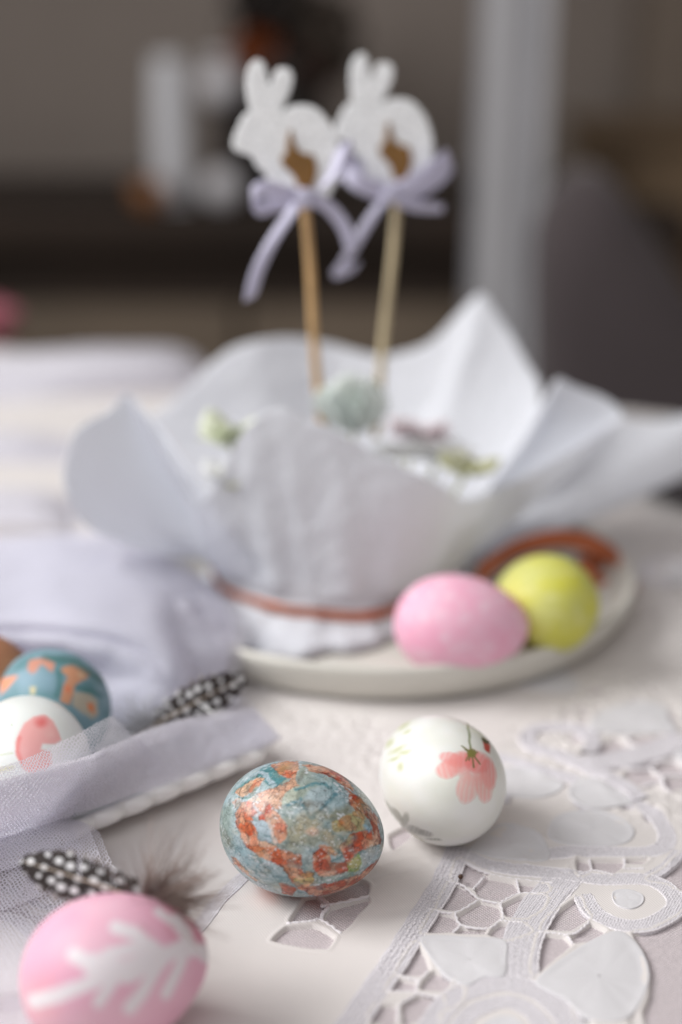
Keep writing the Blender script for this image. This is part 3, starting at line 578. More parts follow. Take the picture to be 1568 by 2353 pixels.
def paint_flower(P, px, py, fc, Lc):
    x = (px/.57436-800)*1.2062; y = (py/.57436-2750)*1.2062; Q = Lc/8.
    X = x+5*fbm(Q*3, 2, 1); Y = y+5*fbm(Q*3, 2, 2); C = mixc(full(P, (236, 237, 235)), lin((228, 230, 222)), np.clip(.5+fbm(Q, 2, 3), 0, 1))
    m = (fc > -.05)
    def pet(cx, cy, rx, ry, a, c, k=.85, soft=.25, vein=True):
        nonlocal C
        a = math.radians(a); u = (X-cx)*math.cos(a)+(Y-cy)*math.sin(a); v = -(X-cx)*math.sin(a)+(Y-cy)*math.cos(a)
        d = np.sqrt((u/rx)**2+(v/ry)**2); kk = np.clip((1-d)/soft, 0, 1)*k*m
        if vein: kk = kk*(.86+.14*np.sin(u/rx*15+v*.02))
        C = mixc(C, lin(c), kk); C = mixc(C, lin([q*.93 for q in c]), .22*k*m*np.exp(-((d-.92)/.06)**2))
    pet(1325, 400, 82, 80, 0, (240, 168, 164), .75, .4); pet(1250, 375, 80, 55, -10, (240, 166, 162), .75, .4); pet(1212, 345, 62, 34, 15, (240, 160, 158), .8); pet(1200, 395, 68, 48, -20, (240, 158, 152)); pet(1395, 415, 40, 84, -6, (238, 146, 142))
    pet(1288, 490, 55, 78, 6, (240, 186, 180), .85); pet(1372, 480, 46, 84, -4, (240, 170, 164), .8); pet(1340, 360, 66, 58, 30, (236, 138, 134), .8); pet(1255, 350, 60, 44, -10, (238, 146, 140), .7)
    C = mixc(C, lin((230, 110, 108)), .5*m*np.clip(1-np.hypot((X-1300)/75, (Y-345)/62), 0, 1))
    def line(p, wd, c, k=1):
        nonlocal C
        C = mixc(C, lin(c), k*m*sm(pdist(X, Y, p)-wd/2, 5))
    line([(1278, 128), (1296, 190), (1304, 250), (1308, 310)], 9, (122, 132, 84))
    for q in ((1285, 352), (1324, 386), (1340, 312), (1352, 372), (1283, 300), (1266, 284), (1300, 350)): line([(1312, 315), q], 8, (112, 114, 66), .9)
    C = mixc(C, lin((128, 124, 62)), .95*m*np.clip((26-np.hypot(X-1313, Y-318))/6, 0, 1))
    line([(1200, 100), (1280, 120), (1340, 165), (1385, 230)], 7, (120, 118, 96), .7)
    pet(1386, 285, 17, 40, -20, (196, 84, 72), 1, .3, False); line([(1368, 250), (1385, 265), (1400, 262)], 14, (84, 84, 56))
    for q in ((940, 195, 62, 18, -38), (985, 185, 50, 18, -35), (915, 270, 40, 22, -50), (955, 300, 58, 16, -28), (990, 315, 45, 15, -12), (940, 345, 38, 13, -20), (970, 385, 22, 28, 20), (1000, 215, 30, 12, -30)): pet(*q[:4], q[4], (198, 202, 158), .8, .7, False)
    pet(990, 640, 22, 42, 15, (150, 152, 142), .8, .4); pet(952, 615, 18, 52, -35, (140, 142, 128), .8, .4); pet(1040, 690, 52, 20, 25, (160, 162, 158), .75, .4); pet(1090, 705, 42, 16, 15, (158, 160, 156), .75, .4); pet(1130, 735, 44, 9, 6, (150, 152, 146), .8, .4); pet(910, 580, 12, 50, -28, (130, 134, 116), .8, .4)
    line([(985, 690), (1020, 715), (1075, 745)], 15, (150, 146, 60), .9)
    line([(870, 555), (930, 650), (1000, 725), (1060, 752)], 5, (130, 132, 106), .4)
    alt = full(P, (232, 233, 230)); return mixc(alt, C, np.clip((fc+.15)*7, 0, 1))

def paint_fern(P, px, py, fc, Lc):
    x = (px/.57436)*1.4255; y = (py/.57436-3200)*1.4255; Q = Lc/8.; X = x+10*fbm(Q, 3, 1); Y = y+10*fbm(Q, 3, 2)
    C = mixc(full(P, (229, 170, 194)), lin((234, 190, 207)), np.clip(.4+fbm(Q*.7, 2, 3), 0, 1))
    C = mixc(C, lin((200, 96, 118)), .8*np.clip(1-np.hypot((X-1090)/190, (Y-640)/230), 0, 1)**.7); C = mixc(C, lin((232, 160, 165)), .6*np.clip(1-np.hypot((X-220)/180, (Y-1150)/220), 0, 1))
    d = np.full(X.shape, 1e9)
    for p, wd in (([(200, 1150), (330, 1120), (480, 1060), (620, 1000), (860, 930), (1060, 830)], 72), ([(430, 890), (520, 930), (680, 960)], 70), ([(540, 940), (720, 985), (900, 900)], 110), ([(660, 725), (760, 760), (860, 840), (940, 880)], 58), ([(560, 1160), (600, 1100), (660, 1020)], 50),
                  ([(740, 1190), (820, 1090), (900, 960)], 56), ([(950, 1110), (990, 1020), (1040, 900)], 48), ([(1000, 690), (1060, 760), (1090, 860)], 60), ([(900, 640), (990, 700)], 40), ([(1060, 830), (1150, 860), (1180, 900)], 60), ([(620, 880), (860, 830)], 60)):
        d = np.minimum(d, pdist(X, Y, p)-wd*.64)
    C = mixc(C, lin((234, 229, 234)), .95*sm(d, 22)); alt = full(P, (226, 158, 188)); return mixc(alt, C, np.clip((fc+.2)*6, 0, 1))
def paint_plain(c, c2, f=.6, sp=None):
    def g(P, px, py, fc, Lc):
        C = mixc(full(P, c), lin(c2), np.clip(.5+1.5*fbm(Lc/12.+3, 3, 5), 0, 1)*f)
        if sp: C = mixc(C, lin(sp), np.clip((fbm(Lc/3., 3, 9)-.15)*5, 0, 1)*.6)
        return C
    return g
def paint_blueorange(P, px, py, fc, Lc):
    x = (px/.57436)*3.136; y = (py/.57436-2500)*3.136; Q = Lc/9.; X = x+30*fbm(Q*1.4, 3, 1); Y = y+30*fbm(Q*1.4, 3, 2)
    C = mixc(full(P, (92, 134, 142)), lin((128, 158, 172)), np.clip(.6+1.5*fbm(Q, 2, 3), 0, 1)); C = mixc(C, lin((130, 160, 178)), .6*sm(sdist(X, Y, [(250, 620), (700, 600), (700, 850), (200, 800)]), 120))
    for p, c in (([(800, 520), (900, 490), (1150, 590), (1080, 680), (960, 760), (900, 900), (860, 1000), (740, 960), (780, 800), (850, 650), (780, 570)], (196, 142, 110)), ([(360, 430), (560, 410), (700, 480), (680, 590), (600, 560), (520, 500), (400, 620), (340, 560)], (196, 138, 118)), ([(0, 680), (170, 640), (230, 640), (0, 900)], (220, 150, 118)),
                 ([(930, 830), (1130, 880), (1240, 960), (1230, 1120), (1150, 1180), (1020, 1110), (900, 1000)], (176, 168, 152)), ([(1090, 980), (1180, 1000), (1180, 1120), (1110, 1080)], (212, 128, 80)), ([(370, 780), (450, 790), (440, 870), (380, 870)], (200, 190, 150))):
        C = mixc(C, lin(c), sm(sdist(X, Y, p), 30))
    C = mixc(C, lin((214, 100, 62)), .8*np.clip(1-np.hypot(X-850, Y-800)/60, 0, 1)); C = mixc(C, lin((200, 190, 160)), .7*np.clip(1-np.hypot(X-1020, Y-630)/60, 0, 1))
    C = mixc(C, lin((56, 104, 100)), .8*sm(pdist(X, Y, [(560, 400), (760, 430), (960, 470), (1150, 600), (1290, 700)])-45, 60)); C = mixc(C, lin((50, 108, 106)), .7*sm(pdist(X, Y, [(760, 600), (740, 780), (700, 900)])-30, 50)); C = mixc(C, lin((50, 110, 108)), .7*sm(pdist(X, Y, [(980, 790), (1150, 850), (1280, 900)])-25, 40))
    return mixc(full(P, (96, 140, 148)), C, np.clip((fc+.1)*6, 0, 1))
def paint_blossom(P, px, py, fc, Lc):
    x = (px/.57436)*3.136; y = (py/.57436-2500)*3.136; Q = Lc/9.; X = x+22*fbm(Q*1.4, 3, 1); Y = y+22*fbm(Q*1.4, 3, 2)
    C = full(P, (234, 238, 236)); d = sdist(X, Y, [(320, 1230), (420, 1150), (560, 1140), (660, 1200), (740, 1330), (770, 1440), (700, 1500), (540, 1500), (520, 1570), (640, 1600), (660, 1750), (560, 1850), (380, 1880), (280, 1800), (190, 1640), (190, 1480), (240, 1360)])
    C = mixc(C, lin((240, 170, 168)), .92*sm(d, 34)); C = mixc(C, lin((228, 116, 116)), .9*np.clip(1.3-np.hypot((X-520)/90, (Y-1215)/75), 0, 1)); C = mixc(C, lin((232, 124, 120)), .8*sm(pdist(X, Y, [(245, 1420), (215, 1580), (260, 1720)])-22, 50)*(d < 0)); C = mixc(C, lin((242, 190, 186)), .8*np.clip(1.2-np.hypot((X-640)/90, (Y-1370)/80), 0, 1))
    C = mixc(C, lin((190, 200, 150)), .6*sm(pdist(X, Y, [(0, 1640), (150, 1610)])-10, 24)); C = mixc(C, lin((160, 180, 130)), .6*np.clip(1-np.hypot(X-150, Y-1255)/22, 0, 1)); C = mixc(C, lin((206, 200, 130)), .6*sm(pdist(X, Y, [(0, 1830), (150, 1790)])-25, 40))
    return mixc(full(P, (232, 236, 234)), C, np.clip((fc+.1)*6, 0, 1))
LZ = .0013   # top of the satin
egg('marbled_egg', 'egg marbled in orange, salmon and grey-blue patches, in sharp focus at the centre front', pt(694, 1906, .0212+LZ), .0537, .0422, 162, 3, paint_marble, nu=330, nv=460, kpt=.08)
egg('flower_egg', 'glossy white egg with a pink flower on a green stem, right of the marbled egg', pt(1010, 1784, .0210+LZ), .0545, .0412, -72, 2, paint_flower, nu=240, nv=300)
pf = pt(266, 2232, .0208+LZ)
egg('fern_egg', 'pink egg with a white fern leaf pattern in the lower left corner under the feather', pf, .0512, .0418, -158, -2, paint_fern, nu=150, nv=220, m='eggm')
PC = np.array([.020, .6435]); PZ = .007+LZ
egg('pink_egg', 'mottled pale pink egg lying on the cream plate beside the yellow egg', pt(1060, 1437, .0215+PZ), .0560, .0420, 175, 0, paint_plain((238, 172, 198), (238, 192, 212), .7, (240, 214, 226)), m='eggm')
egg('yellow_egg', 'yellow egg on the cream plate behind the pink one', pt(1248, 1388, .0225+PZ), .0520, .0425, -64, 16, paint_plain((208, 206, 78), (200, 202, 124), .8, (216, 214, 140)), m='eggm')
DZ = .006
egg('blossom_egg', 'white egg with a pink blossom in the dish at the left edge, partly behind tulle', pt(60, 1745, .0215+DZ), .0545, .0435, -80, 0, paint_blossom, nu=160, nv=220)
egg('teal_egg', 'teal blue egg with orange bands in the dish behind the white blossom egg', pt(116, 1618, .021+DZ), .0520, .0415, -62, 0, paint_blueorange, m='eggm', nu=160, nv=220)
egg('brown_egg', 'plain brown egg at the left edge behind the teal egg', pt(-72, 1578, .0215+DZ), .0550, .0430, -30, 0, paint_plain((176, 126, 92), (150, 96, 72), .7), m='eggm')

# ------------------------------------------------------------------ plate
pl = thing('plate', 'round cream stoneware plate with raised rim under the wrapped pot', 'plate'); pl.location = (PC[0], PC[1], LZ)
prof = [(0, .001), (.100, .001), (.108, .0005), (.112, .001), (.115, .004), (.1185, .010), (.1205, .0155), (.1205, .0180), (.1192, .0192), (.1175, .0188), (.1158, .016), (.1135, .011), (.110, .0075), (.104, .0062), (0, .006)]
lathe_at('body', prof, M['plate'], pl, (0, 0, 0), 160)

# ------------------------------------------------------------------ wrapped pot
WC = np.array([-.004, .640]); wp = thing('wrapped_pot', 'flower pot wrapped in flaring white tissue paper tied with copper ribbon', 'wrapped pot')
V, F = lathe([(0, .008), (.040, .008), (.044, .05), (.047, .058), (.043, .058), (.041, .05), (0, .05)], 64); mesh('pot', V+np.array([WC[0], WC[1], 0]), F, M['potwall'], wp)
V, F = petal_blob(np.array([WC[0], WC[1], .045]), .042, 260, .012, 2, .35); mesh('moss', V, F, M['moss'], wp)
def ring(a, r, z): return np.stack([WC[0]+r*np.cos(a), WC[1]+r*np.sin(a), np.full(np.shape(a), z)], -1)
WR = .0545; WZ = .0235
def petal(a0, a1, rim, fold=.0035, fr=5, seed=0, bulge=.012, nv=70, n=170):
    A = np.radians(np.linspace(a0, a1, n)); R = crom([pt(*q) for q in rim], n); G = []
    ph = RNG.uniform(0, 6)
    for j in range(nv):
        s = j/(nv-1); base = ring(A, WR*(1-.02*math.sin(s*3)), WZ); P = base*(1-s)+R*s
        P[:, 2] -= bulge*math.sin(math.pi*s)*1.0
        out = P[:, :2]-WC; out /= np.linalg.norm(out, axis=1, keepdims=True)+1e-9
        t = np.linspace(0, 1, n); f = fold*(1-s*.55)*min(1, s*6+.35)*(np.sin(t*fr*6.28+ph)+.5*np.sin(t*fr*11.1+ph*2+s*2)+.8*fbm(np.stack([t*9, np.full(n, s*4), np.full(n, seed*3.1)], -1), 3, seed))
        c1, c2, ci = voro(np.stack([P[:, 0]*19, P[:, 2]*19+P[:, 1]*10, np.full(n, seed*5.3)], -1), seed); k1, k2, ki = voro(np.stack([P[:, 0]*62, P[:, 2]*62, P[:, 1]*40+seed], -1), seed+9)
        f = f*.45+min(1, s*4+.1)*(.0040*(c2-c1)+.0009*(k2-k1)-.002)
        P[:, :2] += out*f[:, None]; P[:, 2] += .5*f; G.append(P)
    return grid_mesh('paper_sheet', np.array(G), M['paper'], wp, thick=.00025)
petal(150, 20, [(150, 1150, .64), (235, 1010, .69), (360, 945, .71), (430, 880, .72), (520, 805, .73), (620, 772, .74), (760, 790, .75), (880, 812, .75), (985, 785, .75), (1060, 712, .755), (1110, 672, .755), (1155, 720, .75), (1200, 820, .735), (1240, 900, .72), (1235, 1000, .70)], .003, 4, 1, .01)
petal(250, 165, [(480, 1145, .59), (410, 1040, .605), (345, 960, .62), (290, 905, .63), (240, 940, .615), (165, 990, .60), (145, 1080, .59), (160, 1150, .583), (205, 1215, .585), (240, 1225, .60)], .0025, 3, 2, .006)
petal(385, 305, [(1235, 1010, .68), (1260, 920, .67), (1290, 866, .66), (1350, 890, .665), (1435, 948, .66), (1390, 990, .64), (1250, 1075, .62), (1130, 1130, .61), (1060, 1150, .60), (1010, 1170, .595)][::1], .0025, 3, 3, .006)
petal(205, 330, [(440, 1160, .59), (490, 1110, .585), (545, 1005, .58), (625, 938, .577), (690, 952, .575), (790, 1000, .575), (900, 1058, .576), (990, 1105, .58), (1075, 1148, .59), (1150, 1130, .60)], .0030, 4, 4, .012)
petal(20, -35, [(1380, 1000, .74), (1420, 955, .76), (1500, 965, .76), (1640, 950, .76), (1640, 1060, .74), (1480, 1110, .72), (1380, 1165, .71), (1320, 1175, .70)], .003, 4, 5, .004)
# gathered paper below the ribbon
n = 200; A = np.linspace(0, 2*np.pi, n, endpoint=False); G = []
for j, (r, z) in enumerate([(.0535, .027), (.0540, .0235), (.0550, .019), (.0575, .014), (.0615, .0112), (.065, .0092), (.056, .0088)]):
    k = (0, .2, .8, 1.2, 1.4, 1.2, .4)[j]; fl = np.exp(-((A-4.25)/.62)**2)+.5*np.exp(-((A-3.4)/.4)**2); rr = r+fl*(0, 0, .002, .008, .015, .021, .014)[j]+(k+fl*1.2*(j > 2))*(.0008*np.sin(A*13)+.0005*np.sin(A*29+1)+.0032*fbm(np.stack([np.cos(A)*3, np.sin(A)*3, np.full(n, j*.4)], -1), 3, 5))
    G.append(np.stack([WC[0]+rr*np.cos(A), WC[1]+rr*np.sin(A), np.full(n, z)], -1))
grid_mesh('paper_base', np.array(G), M['paper'], wp, closed=True, thick=.0003, uvs=False)
G = []
for k in np.linspace(-1, 1, 7):
    rr = .0590+.0007*np.sin(A*9); zz = WZ-.001+.0024*k+.0022*np.sin(A+.6)-.0030*np.exp(-((A-4.98)/.35)**2)+.0045*np.exp(-((A-3.25)/.25)**2)
    G.append(np.stack([WC[0]+(rr+.0005*(1-k*k))*np.cos(A), WC[1]+(rr+.0005*(1-k*k))*np.sin(A), zz], -1))
grid_mesh('ribbon_band', np.array(G), M['copper'], wp, closed=True, thick=.0006, uvs=False)
def cp(px, py, Y): return pt(px, py, Y)
for P, wv, wd in (([cp(1095, 1325, .635), cp(1185, 1262, .640), cp(1300, 1238, .645), cp(1400, 1270, .65), cp(1462, 1340, .652)], [(0, .5, 1), (.2, .3, 1), (.2, 0, 1), (0, .3, 1), (-.3, .3, .9)], .0100),
                  ([cp(1462, 1345, .66), cp(1435, 1375, .65), cp(1380, 1345, .645), cp(1320, 1318, .65), cp(1250, 1330, .66)], [(-.3, .3, .9), (0, .3, 1), (.1, .3, 1), (0, .3, 1), (0, .2, 1)], .0110),
                  ([cp(1330, 1290, .66), cp(1400, 1300, .662), cp(1445, 1345, .655), cp(1430, 1400, .66)], [(0, .2, 1), (0, .4, 1), (.3, .4, 1), (1, .2, .4)], .0075)):
    grid_mesh('ribbon_bow', strip(P, wv, wd), M['copper'], wp, thick=.0005, uvs=False)

# ------------------------------------------------------------------ flowers inside the paper
def petals(name, label, cat, c, n, size, m, seed, leaves=0, spread=.006, cup=.5, group=None):
    t = thing(name, label, cat, group); rg = np.random.default_rng(seed)
    for i in range(n):
        a = i*6.283/n+rg.uniform(-.3, .3); el = cup+rg.uniform(-.25, .25); L = size*rg.uniform(.8, 1.15); d = np.array([math.cos(a)*math.cos(el), math.sin(a)*math.cos(el), math.sin(el)]); sd = np.array([-math.sin(a), math.cos(a), 0]); up = np.cross(d, sd)
        G = []
        for s in np.linspace(0, 1, 9):
            w_ = L*.42*math.sin(math.pi*min(.97, s*.9+.06))**.8; G.append([c+d*L*s+sd*w_*k-up*(k*k*w_*.35)+np.array([0, 0, -.15*L*s*s]) for k in np.linspace(-1, 1, 7)])
        grid_mesh('petal', np.array(G), M[m], t, thick=.0003, uvs=False)
    for i in range(leaves):
        a = rg.uniform(0, 6.28); L = size*1.3; d = np.array([math.cos(a), math.sin(a), .1]); sd = np.array([-math.sin(a), math.cos(a), 0]); G = []
        for s in np.linspace(0, 1, 9): w_ = L*.22*math.sin(math.pi*min(.98, s+.02)); G.append([c+np.array([0, 0, -.004])+d*L*s+sd*w_*k for k in np.linspace(-1, 1, 5)])
        grid_mesh('leaf', np.array(G), M['green'], t, thick=.0003, uvs=False)
    P = np.array([c+(0, 0, .001), (c[0]*.8+WC[0]*.2, c[1]*.8+WC[1]*.2, .05)]); V, F = tube(np.linspace(P[0], P[1], 5), .001, 6); mesh('stem', V, F, M['green'], t)
    return t
petals('paper_flower', 'mint green pointed paper flower between the two wooden sticks', 'flower', pt(812, 990, .628), 9, .031, 'mint', 1, cup=1.2)
petals('pink_flower', 'small pink blossom low behind the right stick', 'flower', pt(958, 992, .65), 11, .016, 'pinkp', 2, cup=.35)
petals('white_flower', 'white blossom in front of the pink one inside the paper', 'flower', pt(1010, 1048, .63), 12, .018, 'white', 3, cup=.5)
petals('white_flower', 'smaller white blossom left of the pink one inside the paper', 'flower', pt(925, 1040, .63), 10, .014, 'white', 8, cup=.4)
petals('leaf_sprig', 'olive green leaves at the right fold of the paper', 'leaves', pt(1075, 1085, .612), 10, .015, 'green', 4, cup=.5)
petals('lime_flower', 'pale lime blossom in the left fold of the paper', 'flower', pt(528, 1015, .61), 10, .018, 'lime', 5, cup=.7)
petals('white_flower', 'tiny white blossom below the lime one in the left fold', 'flower', pt(506, 1090, .592), 9, .010, 'white', 6, 2, cup=.5)
petals('lime_flower', 'lime green bud at the bottom of the left fold of the paper', 'flower', pt(520, 1130, .598), 7, .006, 'lime', 7, cup=.6)

# ------------------------------------------------------------------ rabbit picks
RO = [(275, 130), (310, 155), (326, 215), (343, 285), (378, 195), (430, 180), (472, 200), (482, 250), (462, 330), (432, 390), (418, 442), (460, 412), (540, 400), (620, 420), (685, 482), (728, 560), (755, 650), (762, 750), (742, 860), (690, 950), (600, 990), (520, 965), (430, 935), (370, 945), (300, 930), (330, 870), (322, 820), (270, 770), (238, 712), (190, 692), (138, 670), (122, 620), (150, 540), (190, 462), (226, 438), (214, 380), (204, 290), (208, 210), (236, 150)]
EO = [(480, 595), (505, 680), (550, 712), (590, 722), (608, 790), (590, 860), (556, 908), (520, 890), (490, 820), (440, 770), (430, 735), (455, 705), (462, 640)]
def pick(label, Yc, origin, xf, stick_m, s_top, s_bot, Yb, ribbons):
    t = thing('rabbit_pick', label, 'plant pick', 'white rabbit picks on sticks')
    def W(q, dy=0.0):
        x, y = xf(np.asarray(q, float)); return pt(488+x*.3846, 86.1+y*.3846, Yc)+np.array([0, dy, 0])
    for nm, O, m_, y0, y1 in (('rabbit_shape', RO, 'glitter', -.0022, .0022), ('emblem', EO, 'emblem', -.0034, -.0020)):
        P = crom(O, 160, True)
        if nm == 'emblem': P = (P-P.mean(0))*1.22+P.mean(0)+np.array([0, -12])
        if nm == 'rabbit_shape': P = P+4*np.stack([np.sin(np.arange(160)*2.3), np.cos(np.arange(160)*3.1)], 1)
        Wd = np.array([W(p) for p in P]); T = np.roll(Wd, -1, 0)-np.roll(Wd, 1, 0); Nn = np.stack([T[:, 2], T[:, 1]*0, -T[:, 0]], 1); Nn /= np.linalg.norm(Nn, axis=1, keepdims=True)+1e-12
        b = .0007; rings = [Wd-Nn*b*0, ]
        sgn = 1 if np.sum(Wd[:, 0]*np.roll(Wd[:, 2], -1)-np.roll(Wd[:, 0], -1)*Wd[:, 2]) > 0 else -1; Nn = Nn*sgn   # outward
        q = [Wd-Nn*b+np.array([0, y0, 0]), Wd+np.array([0, y0+b*.7, 0]), Wd+np.array([0, y1-b*.7, 0]), Wd-Nn*b+np.array([0, y1, 0])]
        Vv = np.concatenate(q); Fq = [tuple(f) for f in gridF(4, 160, True)]
        Fq += [tuple(range(160))[::-1], tuple(range(480, 640))]; mesh(nm, Vv, Fq, M[m_], t, smooth=False)
    st = pt(*s_top, Yc+.004); sbm = pt(*s_bot, Yb); d = sbm-st; P = np.linspace(st-d*.03, sbm+d*.12, 12); P[:, 0] += .0004*np.sin(np.arange(12)*.7)
    V, F = tube(P, .0020, 12); mesh('stick', V, F, M[stick_m], t)
    for nm, q, wv, wd in ribbons:
        P = [pt(488+x*.3846, 86.1+y*.3846, Yc+dy) for x, y, dy in q]; grid_mesh(nm, strip(P, wv, wd, bow=.001), M['lilac'], t, thick=.0003, uvs=False)
    kx, ky = ribbons[0][1][0][:2]; c = pt(488+kx*.3846, 86.1+ky*.3846, Yc-.007); V, F = lathe([(1e-4, -.0045), (.0035, -.004), (.0048, -.0015), (.0046, .002), (.003, .004), (1e-4, .0045)], 20); mesh('knot', V+c, F, M['lilac'], t)
pick('white rabbit pick with lilac bow on the amber-toned left stick', .620, 0, lambda q: (q[0], q[1]), 'wood', (702, 488), (737, 960), .632,
 [('bow_loop', [(540, 960, -.007), (420, 925, -.012), (300, 900, -.014), (235, 950, -.010), (280, 1020, -.004), (400, 990, -.003), (530, 965, -.005)], [(0, -.4, 1)]*7, .0075),
  ('bow_loop', [(540, 960, -.007), (670, 880, -.008), (745, 750, -.006), (785, 630, -.001), (800, 710, .006), (750, 850, .006), (620, 950, 0)], [(1, -.4, .6)]*7, .0070),
  ('ribbon_tail', [(530, 960, -.008), (440, 1090, -.010), (340, 1250, -.011), (270, 1400, -.011), (225, 1560, -.011)], [(1, -.3, .45), (1, -.2, .4), (1, 0, .4), (1, .3, .4), (.8, .8, .3)], np.linspace(.0085, .0070, 60)),
  ('ribbon_tail', [(590, 960, -.004), (680, 1000, -.001), (750, 1070, .001), (800, 1150, .001), (830, 1240, 0)], [(.4, -.3, 1), (.5, 0, 1), (.8, .2, .6), (1, .2, .3), (1, .3, .3)], .0062)])
def xf2(q):
    x, y = (q[0]-520)*.93, (q[1]-780)*.95; a = math.radians(3); return 1092+x*math.cos(a)-y*math.sin(a), 722+x*math.sin(a)+y*math.cos(a)
pick('white rabbit pick with lilac bow on the paler right stick, farther back', .655, 0, xf2, 'wood2', (912, 470), (868, 950), .655,
 [('bow_loop', [(1060, 930, -.007), (950, 900, -.010), (840, 840, -.010), (780, 740, -.004), (830, 760, .006), (950, 850, .006), (1050, 920, 0)], [(.3, -.4, 1)]*7, .0095),
  ('bow_loop', [(1080, 930, -.007), (1200, 880, -.010), (1330, 790, -.008), (1420, 720, 0), (1380, 800, .006), (1250, 900, .006), (1120, 950, 0)], [(-.4, -.4, 1)]*7, .0095),
  ('ribbon_tail', [(1050, 940, -.008), (960, 1060, -.010), (880, 1190, -.011), (810, 1310, -.011), (760, 1380, -.009), (790, 1420, -.004), (840, 1350, -.002)], [(1, -.3, .5), (1, 0, .5), (1, 0, .5), (1, .3, .5), (1, .6, .5), (1, .5, .3), (1, .2, .3)], .0085),
  ('ribbon_tail', [(1100, 960, -.002), (1200, 1000, .002), (1300, 1015, .004), (1380, 1020, .006)], [(.1, -.3, 1)]*4, np.linspace(.007, .004, 60))])

# ------------------------------------------------------------------ dish
A_ = pt(648, 1708, .013)[:2]; d1 = np.array([-.746, -.666]); d2 = np.array([-.666, .746])
def rrect(off, z, n=400, r=.012, scal=0.0, L1=.22, L2=.14):
    """rounded rectangle inset by off"""
    t = []; r = max(.003, r-off*.6); c = [(off, off), (L1-off, off), (L1-off, L2-off), (off, L2-off)]; cc = [(off+r, off+r, 180), (L1-off-r, off+r, 270), (L1-off-r, L2-off-r, 0), (off+r, L2-off-r, 90)]
    pts = []
    for x, y, a in cc:
        for k in np.linspace(0, 90, 10): b = math.radians(a+k); pts.append((x+r*math.cos(b), y+r*math.sin(b)))
    pts = np.array(pts); seg = np.linalg.norm(np.roll(pts, -1, 0)-pts, axis=1); cum = np.concatenate([[0], np.cumsum(seg)]); pc = np.concatenate([pts, pts[:1]]); u = np.linspace(0, cum[-1], n, endpoint=False)
    q = np.stack([np.interp(u, cum, pc[:, 0]), np.interp(u, cum, pc[:, 1])], 1); T = np.roll(q, -1, 0)-np.roll(q, 1, 0); Nn = np.stack([T[:, 1], -T[:, 0]], 1); Nn /= np.linalg.norm(Nn, axis=1, keepdims=True)
    sc = np.abs(np.sin(np.arange(n)*math.pi/n*56)); q = q+Nn*(scal*(sc-.5))[:, None]; zz = z+scal*.45*(sc-.5)
    w2 = A_[None]+q[:, :1]*d1+q[:, 1:]*d2; return np.concatenate([w2, zz[:, None]], 1)
dsh = thing('dish', 'white porcelain dish with beaded scalloped rim holding eggs under tulle', 'dish')
rg_ = [rrect(.03, LZ+.0004), rrect(.016, LZ+.0004), rrect(.013, LZ+.001), rrect(.005, LZ+.0045, scal=.0010), rrect(.0012, LZ+.0068, scal=.0024), rrect(-.0004, LZ+.0092, scal=.0032), rrect(.0002, LZ+.0112, scal=.0032), rrect(.002, LZ+.0124, scal=.0024), rrect(.004, LZ+.0122, scal=.0016), rrect(.007, LZ+.0100, scal=.0006), rrect(.014, LZ+.0055), rrect(.018, LZ+.0045), rrect(.03, LZ+.0043)]
G = np.array(rg_); nv = G.shape[1]; V = np.concatenate([G.reshape(-1, 3)]); F = [tuple(f) for f in gridF(len(rg_), nv, True)]+[tuple(range(nv))[::-1], tuple(range((len(rg_)-1)*nv, len(rg_)*nv))]
mesh('body', V, F, M['porcelain'], dsh)

# ------------------------------------------------------------------ tulle
tl = thing('tulle', 'lavender tulle draped over the front of the dish and the lower left table', 'tulle')
def tul(ctrl, nr, nc, amp, fr, seed, m='tulle', off=0.0, parent=None):
    B = patch(ctrl, nr, nc, amp, fr, seed); B[..., 2] += off; B[..., 2] = np.maximum(B[..., 2], .0022+.0012*off*100); return grid_mesh('tulle_layer', B, M[m], parent or tl)
TF = [[(-260, 1862, .047), (-20, 1796, .047), (180, 1742, .042), (250, 1715, .038), (400, 1655, .031), (584, 1622, .023)], [(-260, 1905, .036), (0, 1862, .036), (180, 1800, .031), (265, 1768, .028), (420, 1700, .0235), (606, 1648, .019)],
      [(-260, 1965, .022), (0, 1925, .020), (180, 1862, .019), (290, 1815, .018), (450, 1755, .017), (640, 1688, .0155)], [(-260, 2035, .008), (0, 1960, .012), (165, 1872, .0140), (300, 1826, .0145), (460, 1768, .0150), (648, 1696, .0148)]]
tul(TF, 90, 220, .0016, 70, 1); tul(TF, 90, 220, .0024, 55, 2, off=-.0010)
TF2 = [[(-260, 1820, .050), (0, 1764, .050), (120, 1716, .046), (235, 1655, .043), (262, 1650, .040), (300, 1690, .034)], [(-260, 1880, .040), (0, 1830, .040), (150, 1770, .036), (250, 1720, .034), (300, 1705, .031), (340, 1720, .028)], [(-260, 1960, .024), (0, 1900, .024), (180, 1835, .022), (290, 1790, .021), (340, 1775, .020), (380, 1760, .019)]]
tul(TF2, 60, 140, .0012, 80, 3)
TF3 = [[(300, 1700, .030), (400, 1668, .027), (480, 1650, .025), (592, 1640, .019)], [(200, 1800, .030), (330, 1760, .024), (470, 1715, .020), (615, 1670, .017)], [(80, 1900, .022), (250, 1845, .018), (450, 1765, .016), (640, 1695, .0152)]]
tul(TF3, 50, 120, .0022, 90, 4); tul([[(a, b+4, c-.0015) for a, b, c in r] for r in TF], 90, 200, .002, 60, 14)
